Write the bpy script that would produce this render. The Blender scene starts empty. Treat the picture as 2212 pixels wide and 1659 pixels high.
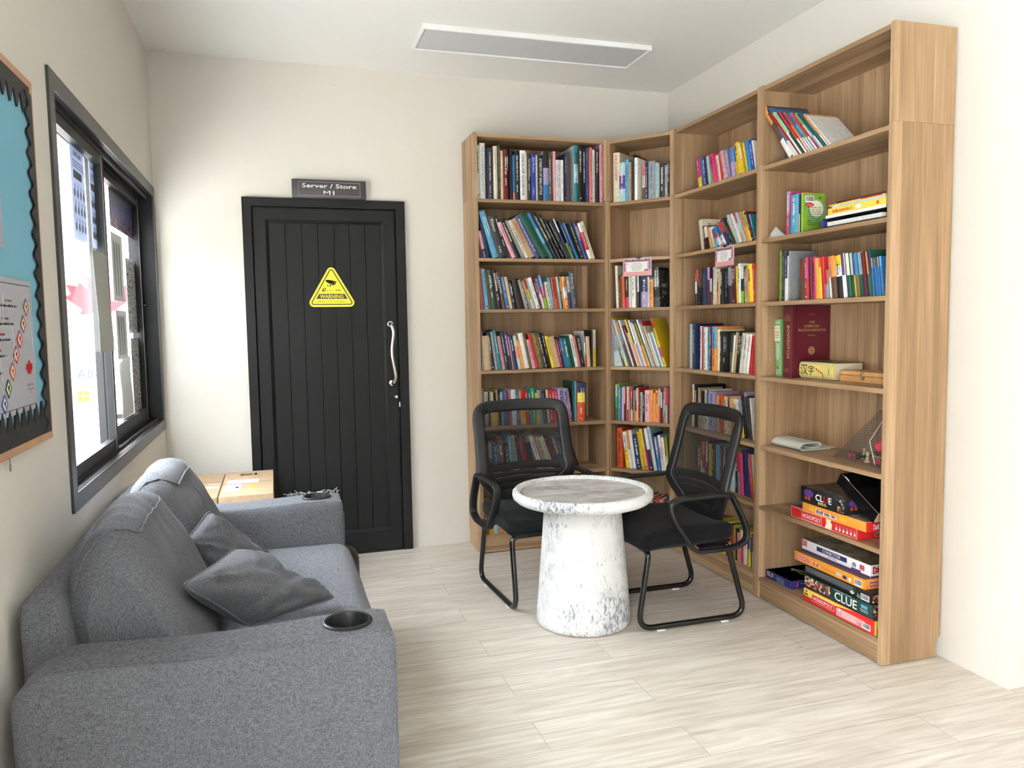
import bpy, bmesh, math, random
from mathutils import Vector, Matrix, noise
random.seed(7)
sc = bpy.context.scene
col = sc.collection
PI = math.pi
# ---------------------------------------------------------------- camera
F_PX = 1667.87; CAM = Vector((0, 0, 1.3169))
def cam_axes(pitch, roll, yaw):
    p, r, y = (math.radians(a) for a in (pitch, roll, yaw))
    Fw = Vector((math.sin(y)*math.cos(p), math.cos(y)*math.cos(p), math.sin(p)))
    Rt = Vector((math.cos(y), -math.sin(y), 0)); Up = Rt.cross(Fw)
    c, s = math.cos(r), math.sin(r)
    return c*Rt+s*Up, c*Up-s*Rt, Fw
Rt, Up, Fw = cam_axes(-4.4711, -.881, 17.009)
cd = bpy.data.cameras.new('camera'); cam = bpy.data.objects.new('camera', cd); col.objects.link(cam)
cd.sensor_fit = 'HORIZONTAL'; cd.sensor_width = 36; cd.lens = F_PX/2212*36; cd.clip_start = .02
cam.matrix_world = Matrix((Rt, Up, -Fw)).transposed().to_4x4(); cam.location = CAM
sc.camera = cam
# ---------------------------------------------------------------- world, daylight, exposure
sc.view_settings.view_transform = 'Standard'; sc.view_settings.look = 'None'
sc.view_settings.gamma = 1; sc.view_settings.use_curve_mapping = False
sc.view_settings.exposure = EXPOSURE = 0.88
SKY = 9.0
w = bpy.data.worlds.new('sky'); sc.world = w; w.use_nodes = True
nt = w.node_tree; bg = nt.nodes['Background']
tc = nt.nodes.new('ShaderNodeTexCoord'); sp = nt.nodes.new('ShaderNodeSeparateXYZ'); cr = nt.nodes.new('ShaderNodeValToRGB')
nt.links.new(tc.outputs['Generated'], sp.inputs[0]); nt.links.new(sp.outputs['Z'], cr.inputs[0]); nt.links.new(cr.outputs[0], bg.inputs[0])
cr.color_ramp.elements[0].position = 0; cr.color_ramp.elements[0].color = (1.0, .95, .86, 1)
cr.color_ramp.elements[1].position = .6; cr.color_ramp.elements[1].color = (.69, .84, 1.0, 1)
mrz = nt.nodes.new('ShaderNodeMapRange'); nt.links.new(sp.outputs['Z'], mrz.inputs['Value'])
mrz.inputs['From Min'].default_value = .05; mrz.inputs['From Max'].default_value = .85; mrz.inputs['To Min'].default_value = SKY*.35; mrz.inputs['To Max'].default_value = SKY*3.4
nt.links.new(mrz.outputs[0], bg.inputs[1])
def portal(name, loc, rot, sx, sy):
    l = bpy.data.lights.new(name, 'AREA'); l.shape = 'RECTANGLE'; l.size = sx; l.size_y = sy
    l.cycles.is_portal = True
    o = bpy.data.objects.new(name, l); col.objects.link(o); o.location = loc; o.rotation_euler = rot
# window beside the sofa and the glazed opening behind the camera, both in the left wall
portal('daylight_window', (-.74, 3.42, 1.42), (0, -PI/2, 0), 1.27, 1.9)
portal('daylight_opening', (-.74, -1.5, 1.2), (0, -PI/2, 0), 2.4, 3.0)
# high sun over the roof: it lights the paving outside, which throws light up onto the ceiling
sl = bpy.data.lights.new('sun', 'SUN'); sl.energy = 50; sl.angle = .01; sl.color = (1.0, .95, .86)
so = bpy.data.objects.new('sun', sl); col.objects.link(so)
so.rotation_euler = Vector((.30, -.35, 1)).to_track_quat('Z', 'Y').to_euler()

# ---------------------------------------------------------------- materials
MATS = {}
def new_mat(name):
    m = bpy.data.materials.new(name); m.use_nodes = True; MATS[name] = m
    return m, m.node_tree, m.node_tree.nodes['Principled BSDF']
def plain(name, c, rough=.6, metal=0, var=0, spec=.5, coat=0, noise_amt=0, nscale=30, trans=0):
    m, nt, b = new_mat(name)
    b.inputs['Base Color'].default_value = (*c, 1); b.inputs['Roughness'].default_value = rough
    b.inputs['Metallic'].default_value = metal; b.inputs['Specular IOR Level'].default_value = spec
    b.inputs['Coat Weight'].default_value = coat
    if var or noise_amt:
        hs = nt.nodes.new('ShaderNodeHueSaturation'); hs.inputs['Color'].default_value = (*c, 1)
        last = None
        if var:
            oi = nt.nodes.new('ShaderNodeObjectInfo'); mr = nt.nodes.new('ShaderNodeMapRange')
            mr.inputs['To Min'].default_value = 1-var; mr.inputs['To Max'].default_value = 1+var*.6
            nt.links.new(oi.outputs['Random'], mr.inputs['Value']); last = mr.outputs[0]
        if noise_amt:
            tcn = nt.nodes.new('ShaderNodeTexCoord'); no = nt.nodes.new('ShaderNodeTexNoise'); no.inputs['Scale'].default_value = nscale
            nt.links.new(tcn.outputs['Object'], no.inputs['Vector']); m2 = nt.nodes.new('ShaderNodeMapRange')
            m2.inputs['From Min'].default_value = .3; m2.inputs['From Max'].default_value = .7
            m2.inputs['To Min'].default_value = 1-noise_amt; m2.inputs['To Max'].default_value = 1+noise_amt
            nt.links.new(no.outputs['Fac'], m2.inputs['Value'])
            if last:
                mm = nt.nodes.new('ShaderNodeMath'); mm.operation = 'MULTIPLY'; nt.links.new(last, mm.inputs[0]); nt.links.new(m2.outputs[0], mm.inputs[1]); last = mm.outputs[0]
            else: last = m2.outputs[0]
        nt.links.new(last, hs.inputs['Value']); nt.links.new(hs.outputs[0], b.inputs['Base Color'])
    return m
def N(nt, t, **kw):
    n = nt.nodes.new('ShaderNode'+t)
    for k, v in kw.items():
        if k.startswith('i_'): n.inputs[k[2:].replace('_', ' ')].default_value = v
        else: setattr(n, k, v)
    return n
def ramp(nt, stops):
    r = N(nt, 'ValToRGB'); e = r.color_ramp.elements
    while len(e) < len(stops): e.new(.5)
    for el, (p, c) in zip(e, stops): el.position = p; el.color = (*c, 1) if len(c) == 3 else c
    return r
def mixc(nt, fac, a, b_, mode='MIX'):
    m = N(nt, 'Mix', data_type='RGBA', blend_type=mode)
    L = nt.links
    if isinstance(fac, (int, float)): m.inputs[0].default_value = fac
    else: L.new(fac, m.inputs[0])
    for i, v in ((6, a), (7, b_)):
        if isinstance(v, tuple): m.inputs[i].default_value = (*v, 1)
        else: L.new(v, m.inputs[i])
    return m.outputs[2]
def oak(name, axis):
    """oak decor foil, grain along the given local axis; strips of slightly different boards"""
    m, nt, b = new_mat(name); L = nt.links
    tc = N(nt, 'TexCoord'); oi = N(nt, 'ObjectInfo')
    add = N(nt, 'VectorMath', operation='ADD'); mul = N(nt, 'VectorMath', operation='SCALE'); mul.inputs[0].default_value = (3, 5, 7)
    L.new(oi.outputs['Random'], mul.inputs['Scale']); L.new(tc.outputs['Object'], add.inputs[0]); L.new(mul.outputs[0], add.inputs[1])
    sc1 = [34, 34, 34]; sc1['xyz'.index(axis)] = 1.1
    mp = N(nt, 'Mapping'); mp.inputs['Scale'].default_value = sc1; L.new(add.outputs[0], mp.inputs[0])
    fine = N(nt, 'TexNoise', i_Scale=4.0, i_Detail=4.0); L.new(mp.outputs[0], fine.inputs['Vector'])
    sc2 = [6, 6, 6]; sc2['xyz'.index(axis)] = .5
    mp2 = N(nt, 'Mapping'); mp2.inputs['Scale'].default_value = sc2; L.new(add.outputs[0], mp2.inputs[0])
    w_ = N(nt, 'TexNoise', i_Scale=1.0, i_Detail=2.0, i_Distortion=.6); L.new(mp2.outputs[0], w_.inputs['Vector'])
    rings = N(nt, 'Math', operation='MULTIPLY'); rings.inputs[1].default_value = 26; L.new(w_.outputs['Fac'], rings.inputs[0])
    sn = N(nt, 'Math', operation='SINE'); L.new(rings.outputs[0], sn.inputs[0])
    sc3 = [15, 15, 15]; sc3['xyz'.index(axis)] = .0
    mp3 = N(nt, 'Mapping'); mp3.inputs['Scale'].default_value = sc3; L.new(add.outputs[0], mp3.inputs[0])
    vo = N(nt, 'TexVoronoi', i_Scale=1.0); L.new(mp3.outputs[0], vo.inputs['Vector'])
    sv = N(nt, 'SeparateColor'); L.new(vo.outputs['Color'], sv.inputs[0])
    s1 = N(nt, 'Math', operation='MULTIPLY_ADD'); L.new(fine.outputs['Fac'], s1.inputs[0]); s1.inputs[1].default_value = .55; s1.inputs[2].default_value = .0
    s2 = N(nt, 'Math', operation='MULTIPLY_ADD'); L.new(sn.outputs[0], s2.inputs[0]); s2.inputs[1].default_value = .085; L.new(s1.outputs[0], s2.inputs[2])
    s3 = N(nt, 'Math', operation='MULTIPLY_ADD'); L.new(sv.outputs[0], s3.inputs[0]); s3.inputs[1].default_value = .36; L.new(s2.outputs[0], s3.inputs[2])
    r = ramp(nt, [(.22, (.27, .162, .083)), (.5, (.385, .243, .132)), (.78, (.52, .345, .198))]); L.new(s3.outputs[0], r.inputs[0])
    L.new(r.outputs[0], b.inputs['Base Color']); b.inputs['Roughness'].default_value = .48; b.inputs['Specular IOR Level'].default_value = .35
    bp = N(nt, 'Bump', i_Strength=.06, i_Distance=.001); L.new(fine.outputs['Fac'], bp.inputs['Height']); L.new(bp.outputs[0], b.inputs['Normal'])
for a in 'xyz': oak('oak_'+a, a)
def m_floor():
    m, nt, b = new_mat('floor_planks'); L = nt.links
    tc = N(nt, 'TexCoord')
    rot = N(nt, 'Mapping'); rot.inputs['Rotation'].default_value = (0, 0, 0); L.new(tc.outputs['Object'], rot.inputs[0])
    br = N(nt, 'TexBrick', offset=.37, offset_frequency=2); br.inputs['Scale'].default_value = 1.0
    br.inputs['Mortar Size'].default_value = .0009; br.inputs['Brick Width'].default_value = 1.22; br.inputs['Row Height'].default_value = .18
    br.inputs['Color1'].default_value = (0, 0, 0, 1); br.inputs['Color2'].default_value = (1, 1, 1, 1); br.inputs['Mortar'].default_value = (.5, .5, .5, 1)
    br.inputs['Mortar Smooth'].default_value = .0
    L.new(rot.outputs[0], br.inputs['Vector'])
    sepc = N(nt, 'SeparateColor'); L.new(br.outputs['Color'], sepc.inputs[0])
    off = N(nt, 'VectorMath', operation='SCALE'); off.inputs[0].default_value = (7.3, 3.1, 5); L.new(sepc.outputs[0], off.inputs['Scale'])
    ad = N(nt, 'VectorMath', operation='ADD'); L.new(rot.outputs[0], ad.inputs[0]); L.new(off.outputs[0], ad.inputs[1])
    mp = N(nt, 'Mapping'); mp.inputs['Scale'].default_value = (1.6, 26, 1); L.new(ad.outputs[0], mp.inputs[0])
    fine = N(nt, 'TexNoise', i_Scale=2.2, i_Detail=5.0, i_Distortion=.3); L.new(mp.outputs[0], fine.inputs['Vector'])
    mp2 = N(nt, 'Mapping'); mp2.inputs['Scale'].default_value = (.9, 6, 1); L.new(ad.outputs[0], mp2.inputs[0])
    big = N(nt, 'TexNoise', i_Scale=1.5, i_Detail=2.0, i_Distortion=1.0); L.new(mp2.outputs[0], big.inputs['Vector'])
    ri = N(nt, 'Math', operation='MULTIPLY'); ri.inputs[1].default_value = 44; L.new(big.outputs['Fac'], ri.inputs[0])
    sn = N(nt, 'Math', operation='SINE'); L.new(ri.outputs[0], sn.inputs[0])
    a1 = N(nt, 'Math', operation='MULTIPLY_ADD'); L.new(sn.outputs[0], a1.inputs[0]); a1.inputs[1].default_value = .045; L.new(fine.outputs['Fac'], a1.inputs[2])
    a2 = N(nt, 'Math', operation='MULTIPLY_ADD'); L.new(sepc.outputs[0], a2.inputs[0]); a2.inputs[1].default_value = .05; L.new(a1.outputs[0], a2.inputs[2])
    a3 = N(nt, 'Math', operation='MULTIPLY_ADD'); L.new(big.outputs['Fac'], a3.inputs[0]); a3.inputs[1].default_value = .35; L.new(a2.outputs[0], a3.inputs[2])
    r = ramp(nt, [(.35, (.40, .34, .275)), (.68, (.57, .505, .43)), (.98, (.70, .64, .56))]); L.new(a3.outputs[0], r.inputs[0])
    c = mixc(nt, br.outputs['Fac'], r.outputs[0], (.30, .25, .19)); L.new(c, b.inputs['Base Color'])
    b.inputs['Roughness'].default_value = .42; b.inputs['Specular IOR Level'].default_value = .4
    bp = N(nt, 'Bump', i_Strength=.12, i_Distance=.001); L.new(fine.outputs['Fac'], bp.inputs['Height']); L.new(bp.outputs[0], b.inputs['Normal'])
m_floor()
def m_paint(name, c):
    m, nt, b = new_mat(name); L = nt.links; tc = N(nt, 'TexCoord')
    n = N(nt, 'TexNoise', i_Scale=1.2, i_Detail=2.0); L.new(tc.outputs['Object'], n.inputs['Vector'])
    r = ramp(nt, [(.3, tuple(x*.975 for x in c)), (.7, c)]); L.new(n.outputs['Fac'], r.inputs[0])
    # faint scuffs
    mp = N(nt, 'Mapping'); mp.inputs['Scale'].default_value = (3, 3, 34); L.new(tc.outputs['Object'], mp.inputs[0])
    s = N(nt, 'TexNoise', i_Scale=1.4, i_Detail=3.0); L.new(mp.outputs[0], s.inputs['Vector'])
    r2 = ramp(nt, [(.735, (0, 0, 0)), (.76, (.16, .16, .16))]); L.new(s.outputs['Fac'], r2.inputs[0])
    L.new(mixc(nt, r2.outputs[0], r.outputs[0], tuple(x*.45 for x in c)), b.inputs['Base Color'])
    b.inputs['Roughness'].default_value = .62; b.inputs['Specular IOR Level'].default_value = .25
    f = N(nt, 'TexNoise', i_Scale=260.0, i_Detail=2.0); L.new(tc.outputs['Object'], f.inputs['Vector'])
    bp = N(nt, 'Bump', i_Strength=.05, i_Distance=.001); L.new(f.outputs['Fac'], bp.inputs['Height']); L.new(bp.outputs[0], b.inputs['Normal'])
m_paint('wall_paint', (.70, .66, .595)); m_paint('ceiling_paint', (.85, .83, .795))
def m_fabric(name, c1, c2, scale=420, sheen=.25):
    m, nt, b = new_mat(name); L = nt.links; tc = N(nt, 'TexCoord')
    outs = []
    for s3 in ((1, 1, .14), (.14, .14, 1)):
        mp = N(nt, 'Mapping'); mp.inputs['Scale'].default_value = s3; L.new(tc.outputs['Object'], mp.inputs[0])
        n = N(nt, 'TexNoise', i_Scale=scale, i_Detail=2.0); L.new(mp.outputs[0], n.inputs['Vector']); outs.append(n.outputs['Fac'])
    mx = N(nt, 'Math', operation='ADD'); L.new(outs[0], mx.inputs[0]); L.new(outs[1], mx.inputs[1])
    hf = N(nt, 'Math', operation='MULTIPLY'); hf.inputs[1].default_value = .5; L.new(mx.outputs[0], hf.inputs[0])
    r = ramp(nt, [(.36, c1), (.64, c2)]); L.new(hf.outputs[0], r.inputs[0]); L.new(r.outputs[0], b.inputs['Base Color'])
    b.inputs['Roughness'].default_value = .9; b.inputs['Sheen Weight'].default_value = sheen; b.inputs['Specular IOR Level'].default_value = .15
    bp = N(nt, 'Bump', i_Strength=.35, i_Distance=.0015); L.new(hf.outputs[0], bp.inputs['Height']); L.new(bp.outputs[0], b.inputs['Normal'])
m_fabric('sofa_fabric', (.060, .061, .068), (.185, .188, .205), 900, .08)
m_fabric('chair_fabric', (.0035, .0035, .004), (.011, .011, .012), 600, .05)
def m_wash():
    m, nt, b = new_mat('whitewashed_concrete'); L = nt.links; tc = N(nt, 'TexCoord')
    n1 = N(nt, 'TexNoise', i_Scale=9.0, i_Detail=6.0, i_Roughness=.65); L.new(tc.outputs['Object'], n1.inputs['Vector'])
    mp = N(nt, 'Mapping'); mp.inputs['Scale'].default_value = (14, 14, 6); L.new(tc.outputs['Object'], mp.inputs[0])
    n2 = N(nt, 'TexNoise', i_Scale=6.0, i_Detail=8.0, i_Roughness=.8); L.new(mp.outputs[0], n2.inputs['Vector'])
    n3 = N(nt, 'TexNoise', i_Scale=3.2, i_Detail=2.0); L.new(tc.outputs['Object'], n3.inputs['Vector'])
    r1 = ramp(nt, [(.50, (0, 0, 0)), (.70, (.75, .75, .75))]); L.new(n1.outputs['Fac'], r1.inputs[0])
    sm = N(nt, 'Math', operation='MULTIPLY_ADD'); L.new(n3.outputs['Fac'], sm.inputs[0]); sm.inputs[1].default_value = .45; L.new(n2.outputs['Fac'], sm.inputs[2])
    r2 = ramp(nt, [(.765, (0, 0, 0)), (.85, (1, 1, 1))]); L.new(sm.outputs[0], r2.inputs[0])
    c = mixc(nt, r1.outputs[0], (.74, .74, .73), (.46, .47, .49)); c = mixc(nt, r2.outputs[0], c, (.20, .21, .24))
    L.new(c, b.inputs['Base Color']); b.inputs['Roughness'].default_value = .75
    bp = N(nt, 'Bump', i_Strength=.5, i_Distance=.004); L.new(n2.outputs['Fac'], bp.inputs['Height']); L.new(bp.outputs[0], b.inputs['Normal'])
    m, nt, b = new_mat('tabletop_concrete'); L = nt.links; tc = N(nt, 'TexCoord')
    mp = N(nt, 'Mapping'); mp.inputs['Scale'].default_value = (5, 9, 8); mp.inputs['Rotation'].default_value = (0, 0, .35); L.new(tc.outputs['Object'], mp.inputs[0])
    n1 = N(nt, 'TexNoise', i_Scale=1.6, i_Detail=8.0, i_Roughness=.7); L.new(mp.outputs[0], n1.inputs['Vector'])
    r = ramp(nt, [(.30, (.20, .185, .175)), (.46, (.43, .40, .37)), (.64, (.62, .59, .55))]); L.new(n1.outputs['Fac'], r.inputs[0])
    L.new(r.outputs[0], b.inputs['Base Color']); b.inputs['Roughness'].default_value = .6
    bp = N(nt, 'Bump', i_Strength=.35, i_Distance=.003); L.new(n1.outputs['Fac'], bp.inputs['Height']); L.new(bp.outputs[0], b.inputs['Normal'])
m_wash()
def m_mesh(name, c, pitch, hole):
    m, nt, b = new_mat(name); L = nt.links; tc = N(nt, 'TexCoord'); sp = N(nt, 'SeparateXYZ'); L.new(tc.outputs['Object'], sp.inputs[0])
    hs = []
    for ax in ('X', 'Z'):
        d = N(nt, 'Math', operation='DIVIDE'); d.inputs[1].default_value = pitch; L.new(sp.outputs[ax], d.inputs[0])
        if ax == 'X': xd = d
        f = N(nt, 'Math', operation='FRACT'); L.new(d.outputs[0], f.inputs[0])
        lt = N(nt, 'Math', operation='LESS_THAN'); lt.inputs[1].default_value = hole; L.new(f.outputs[0], lt.inputs[0]); hs.append(lt)
    mm = N(nt, 'Math', operation='MULTIPLY'); L.new(hs[0].outputs[0], mm.inputs[0]); L.new(hs[1].outputs[0], mm.inputs[1])
    tr = N(nt, 'BsdfTransparent'); mx = N(nt, 'MixShader'); L.new(mm.outputs[0], mx.inputs[0]); L.new(b.outputs[0], mx.inputs[1]); L.new(tr.outputs[0], mx.inputs[2])
    L.new(mx.outputs[0], nt.nodes['Material Output'].inputs[0]); b.inputs['Base Color'].default_value = (*c, 1); b.inputs['Roughness'].default_value = .7
m_mesh('chair_mesh', (.006, .006, .006), .0042, .61)
m_mesh('bag_mesh', (.10, .085, .08), .010, .86)
def m_thin(name, c, alpha, rough=.3):
    m, nt, b = new_mat(name); L = nt.links
    tr = N(nt, 'BsdfTransparent'); mx = N(nt, 'MixShader'); mx.inputs[0].default_value = alpha
    L.new(tr.outputs[0], mx.inputs[1]); L.new(b.outputs[0], mx.inputs[2]); L.new(mx.outputs[0], nt.nodes['Material Output'].inputs[0])
    b.inputs['Base Color'].default_value = (*c, 1); b.inputs['Roughness'].default_value = rough
def m_glass():
    m, nt, b = new_mat('window_glass'); L = nt.links; g = N(nt, 'BsdfGlossy'); g.inputs['Roughness'].default_value = .02; g.inputs[0].default_value = (.8, .85, .85, 1)
    tr = N(nt, 'BsdfTransparent'); mx = N(nt, 'MixShader'); mx.inputs[0].default_value = .05; L.new(tr.outputs[0], mx.inputs[1]); L.new(g.outputs[0], mx.inputs[2]); L.new(mx.outputs[0], nt.nodes['Material Output'].inputs[0])
m_glass(); m_thin('clear_plastic', (.8, .8, .78), .35, .15)
def m_paper_tr(name, c, k=.45):
    m, nt, b = new_mat(name); L = nt.links
    b.inputs['Base Color'].default_value = (*c, 1); b.inputs['Roughness'].default_value = .7
    tl = N(nt, 'BsdfTranslucent'); tl.inputs[0].default_value = (*c, 1); mx = N(nt, 'MixShader'); mx.inputs[0].default_value = k
    L.new(b.outputs[0], mx.inputs[1]); L.new(tl.outputs[0], mx.inputs[2]); L.new(mx.outputs[0], nt.nodes['Material Output'].inputs[0])
m_paper_tr('sheet_blue', (.50, .56, .72), .22); m_paper_tr('sheet_grey', (.42, .42, .38), .10); m_paper_tr('sheet_white', (.60, .62, .60), .10)
def m_light_filter():  # sheet for the added roof that softens daylight outside
    m, nt, b = new_mat('translucent_filter'); L = nt.links; t = N(nt, 'BsdfTranslucent'); t.inputs[0].default_value = (.92, .94, .96, 1)
    mx = N(nt, 'MixShader'); mx.inputs[0].default_value = .45; b.inputs['Base Color'].default_value = (.85, .86, .88, 1)
    L.new(b.outputs[0], mx.inputs[1]); L.new(t.outputs[0], mx.inputs[2]); L.new(mx.outputs[0], nt.nodes['Material Output'].inputs[0])
m_light_filter()
def m_scribble():
    m, nt, b = new_mat('line_drawing'); L = nt.links; tc = N(nt, 'TexCoord')
    wv = N(nt, 'TexWave', i_Scale=22.0, i_Distortion=9.0, i_Detail=2.0); wv.inputs['Detail Scale'].default_value = 3; L.new(tc.outputs['Object'], wv.inputs['Vector'])
    r = ramp(nt, [(.45, (.05, .05, .05)), (.6, (.55, .56, .55))]); L.new(wv.outputs['Fac'], r.inputs[0]); L.new(r.outputs[0], b.inputs['Base Color'])
m_scribble()
def m_art(name, stops, scale):
    m, nt, b = new_mat(name); L = nt.links; tc = N(nt, 'TexCoord')
    v = N(nt, 'TexVoronoi', i_Scale=scale); L.new(tc.outputs['Object'], v.inputs['Vector']); s = N(nt, 'SeparateColor'); L.new(v.outputs['Color'], s.inputs[0])
    r = ramp(nt, stops); r.color_ramp.interpolation = 'CONSTANT'; L.new(s.outputs[0], r.inputs[0]); L.new(r.outputs[0], b.inputs['Base Color']); b.inputs['Roughness'].default_value = .35
m_art('art_crowd', [(0, (.02, .015, .015)), (.3, (.35, .05, .03)), (.5, (.6, .33, .12)), (.65, (.10, .05, .04)), (.8, (.7, .6, .45)), (.92, (.1, .15, .35))], 130)
m_art('art_dark', [(0, (.035, .028, .025)), (.4, (.09, .07, .06)), (.65, (.05, .04, .035)), (.85, (.17, .13, .11))], 28)
m_art('art_map', [(0, (.10, .08, .06)), (.3, (.20, .17, .13)), (.5, (.13, .09, .06)), (.7, (.26, .24, .20)), (.9, (.30, .26, .10))], 45)
m_art('art_photo', [(0, (.012, .011, .01)), (.55, (.05, .047, .045)), (.8, (.15, .145, .14)), (.93, (.35, .34, .33))], 90)
m_art('art_flowers', [(0, (.05, .05, .10)), (.5, (.10, .08, .16)), (.65, (.35, .12, .15)), (.78, (.5, .35, .12)), (.9, (.12, .3, .2))], 55)
C = dict(k=(.012, .012, .013), w=(.80, .79, .76), g=(.27, .28, .29), n=(.022, .032, .095), b=(.03, .17, .42), s=(.12, .38, .58), t=(.02, .17, .18), e=(.015, .085, .05),
    E=(.02, .34, .20), l=(.25, .45, .04), y=(.80, .55, .02), o=(.78, .30, .07), O=(.62, .085, .02), r=(.55, .02, .025), m=(.115, .008, .015), p=(.72, .36, .42), h=(.62, .04, .17),
    v=(.10, .04, .20), u=(.33, .28, .48), c=(.74, .68, .50), a=(.55, .38, .21), x=(.13, .06, .035), d=(.035, .035, .038), D=(.075, .072, .08), f=(.12, .10, .03), q=(.42, .56, .60),
    z=(.45, .52, .42), i=(.045, .055, .20), j=(.68, .20, .16), M=(.30, .085, .065), B=(.02, .05, .42))
for k_, c_ in C.items(): plain('cover_'+k_, c_, .42, var=.22, noise_amt=.10, nscale=60, spec=.4)
for k_, c_ in C.items(): plain('ink_'+k_, c_, .8, spec=.05)
plain('page_paper', (.66, .58, .43), .8, noise_amt=.08, nscale=200)
plain('black_plastic', (.010, .010, .0105), .42, noise_amt=.05); plain('black_gloss', (.006, .006, .006), .16, spec=.6)
plain('black_paint', (.0075, .0075, .008), .55, spec=.3, noise_amt=.1, nscale=8); plain('frame_paint', (.035, .037, .036), .38, noise_amt=.1, nscale=8)
plain('groove_black', (.003, .003, .003), .8)
plain('chrome', (.62, .60, .57), .22, metal=1); plain('steel', (.35, .35, .34), .4, metal=1)
plain('white_plastic', (.78, .78, .78), .4); plain('panel_frame', (.84, .84, .84), .4); plain('panel_diffuser', (.60, .60, .61), .7)
plain('sign_plum', (.055, .048, .052), .35); plain('sign_yellow', (.80, .74, .02), .4); plain('cardboard', (.50, .335, .20), .85, noise_amt=.07, nscale=25)
plain('tape', (.62, .46, .30), .25); plain('board_frame', (.52, .29, .15), .5, noise_amt=.12, nscale=14); plain('board_cyan', (.19, .45, .58), .8)
plain('border_black', (.010, .010, .011), .55, noise_amt=.3, nscale=9); plain('poster_grey', (.42, .42, .47), .35); plain('poster_lilac', (.36, .34, .42), .4)
plain('out_light_block', (.42, .41, .38), .9); plain('out_white', (.9, .9, .9), .8); plain('out_ground', (.55, .54, .52), .9); plain('banner_white', (.85, .85, .85), .5)
plain('pine', (.62, .33, .12), .5, noise_amt=.15, nscale=18); plain('cloth_pad', (.62, .64, .57), .7); plain('game_orange', (.80, .30, .035), .4); plain('game_red', (.68, .02, .02), .4)
plain('game_white', (.80, .78, .78), .4); plain('game_green', (.010, .055, .045), .4); plain('game_yellow', (.82, .60, .08), .4); plain('game_pink', (.75, .33, .33), .5)
plain('game_navy', (.025, .03, .14), .4); plain('bowditch', (.115, .008, .018), .38); plain('gold_ink', (.55, .36, .13), .45); plain('dark_hole', (.09, .055, .03), .9)
plain('soft_fringe', (.45, .45, .44), .9); plain('wood_seam', (.10, .06, .03), .8)

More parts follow.
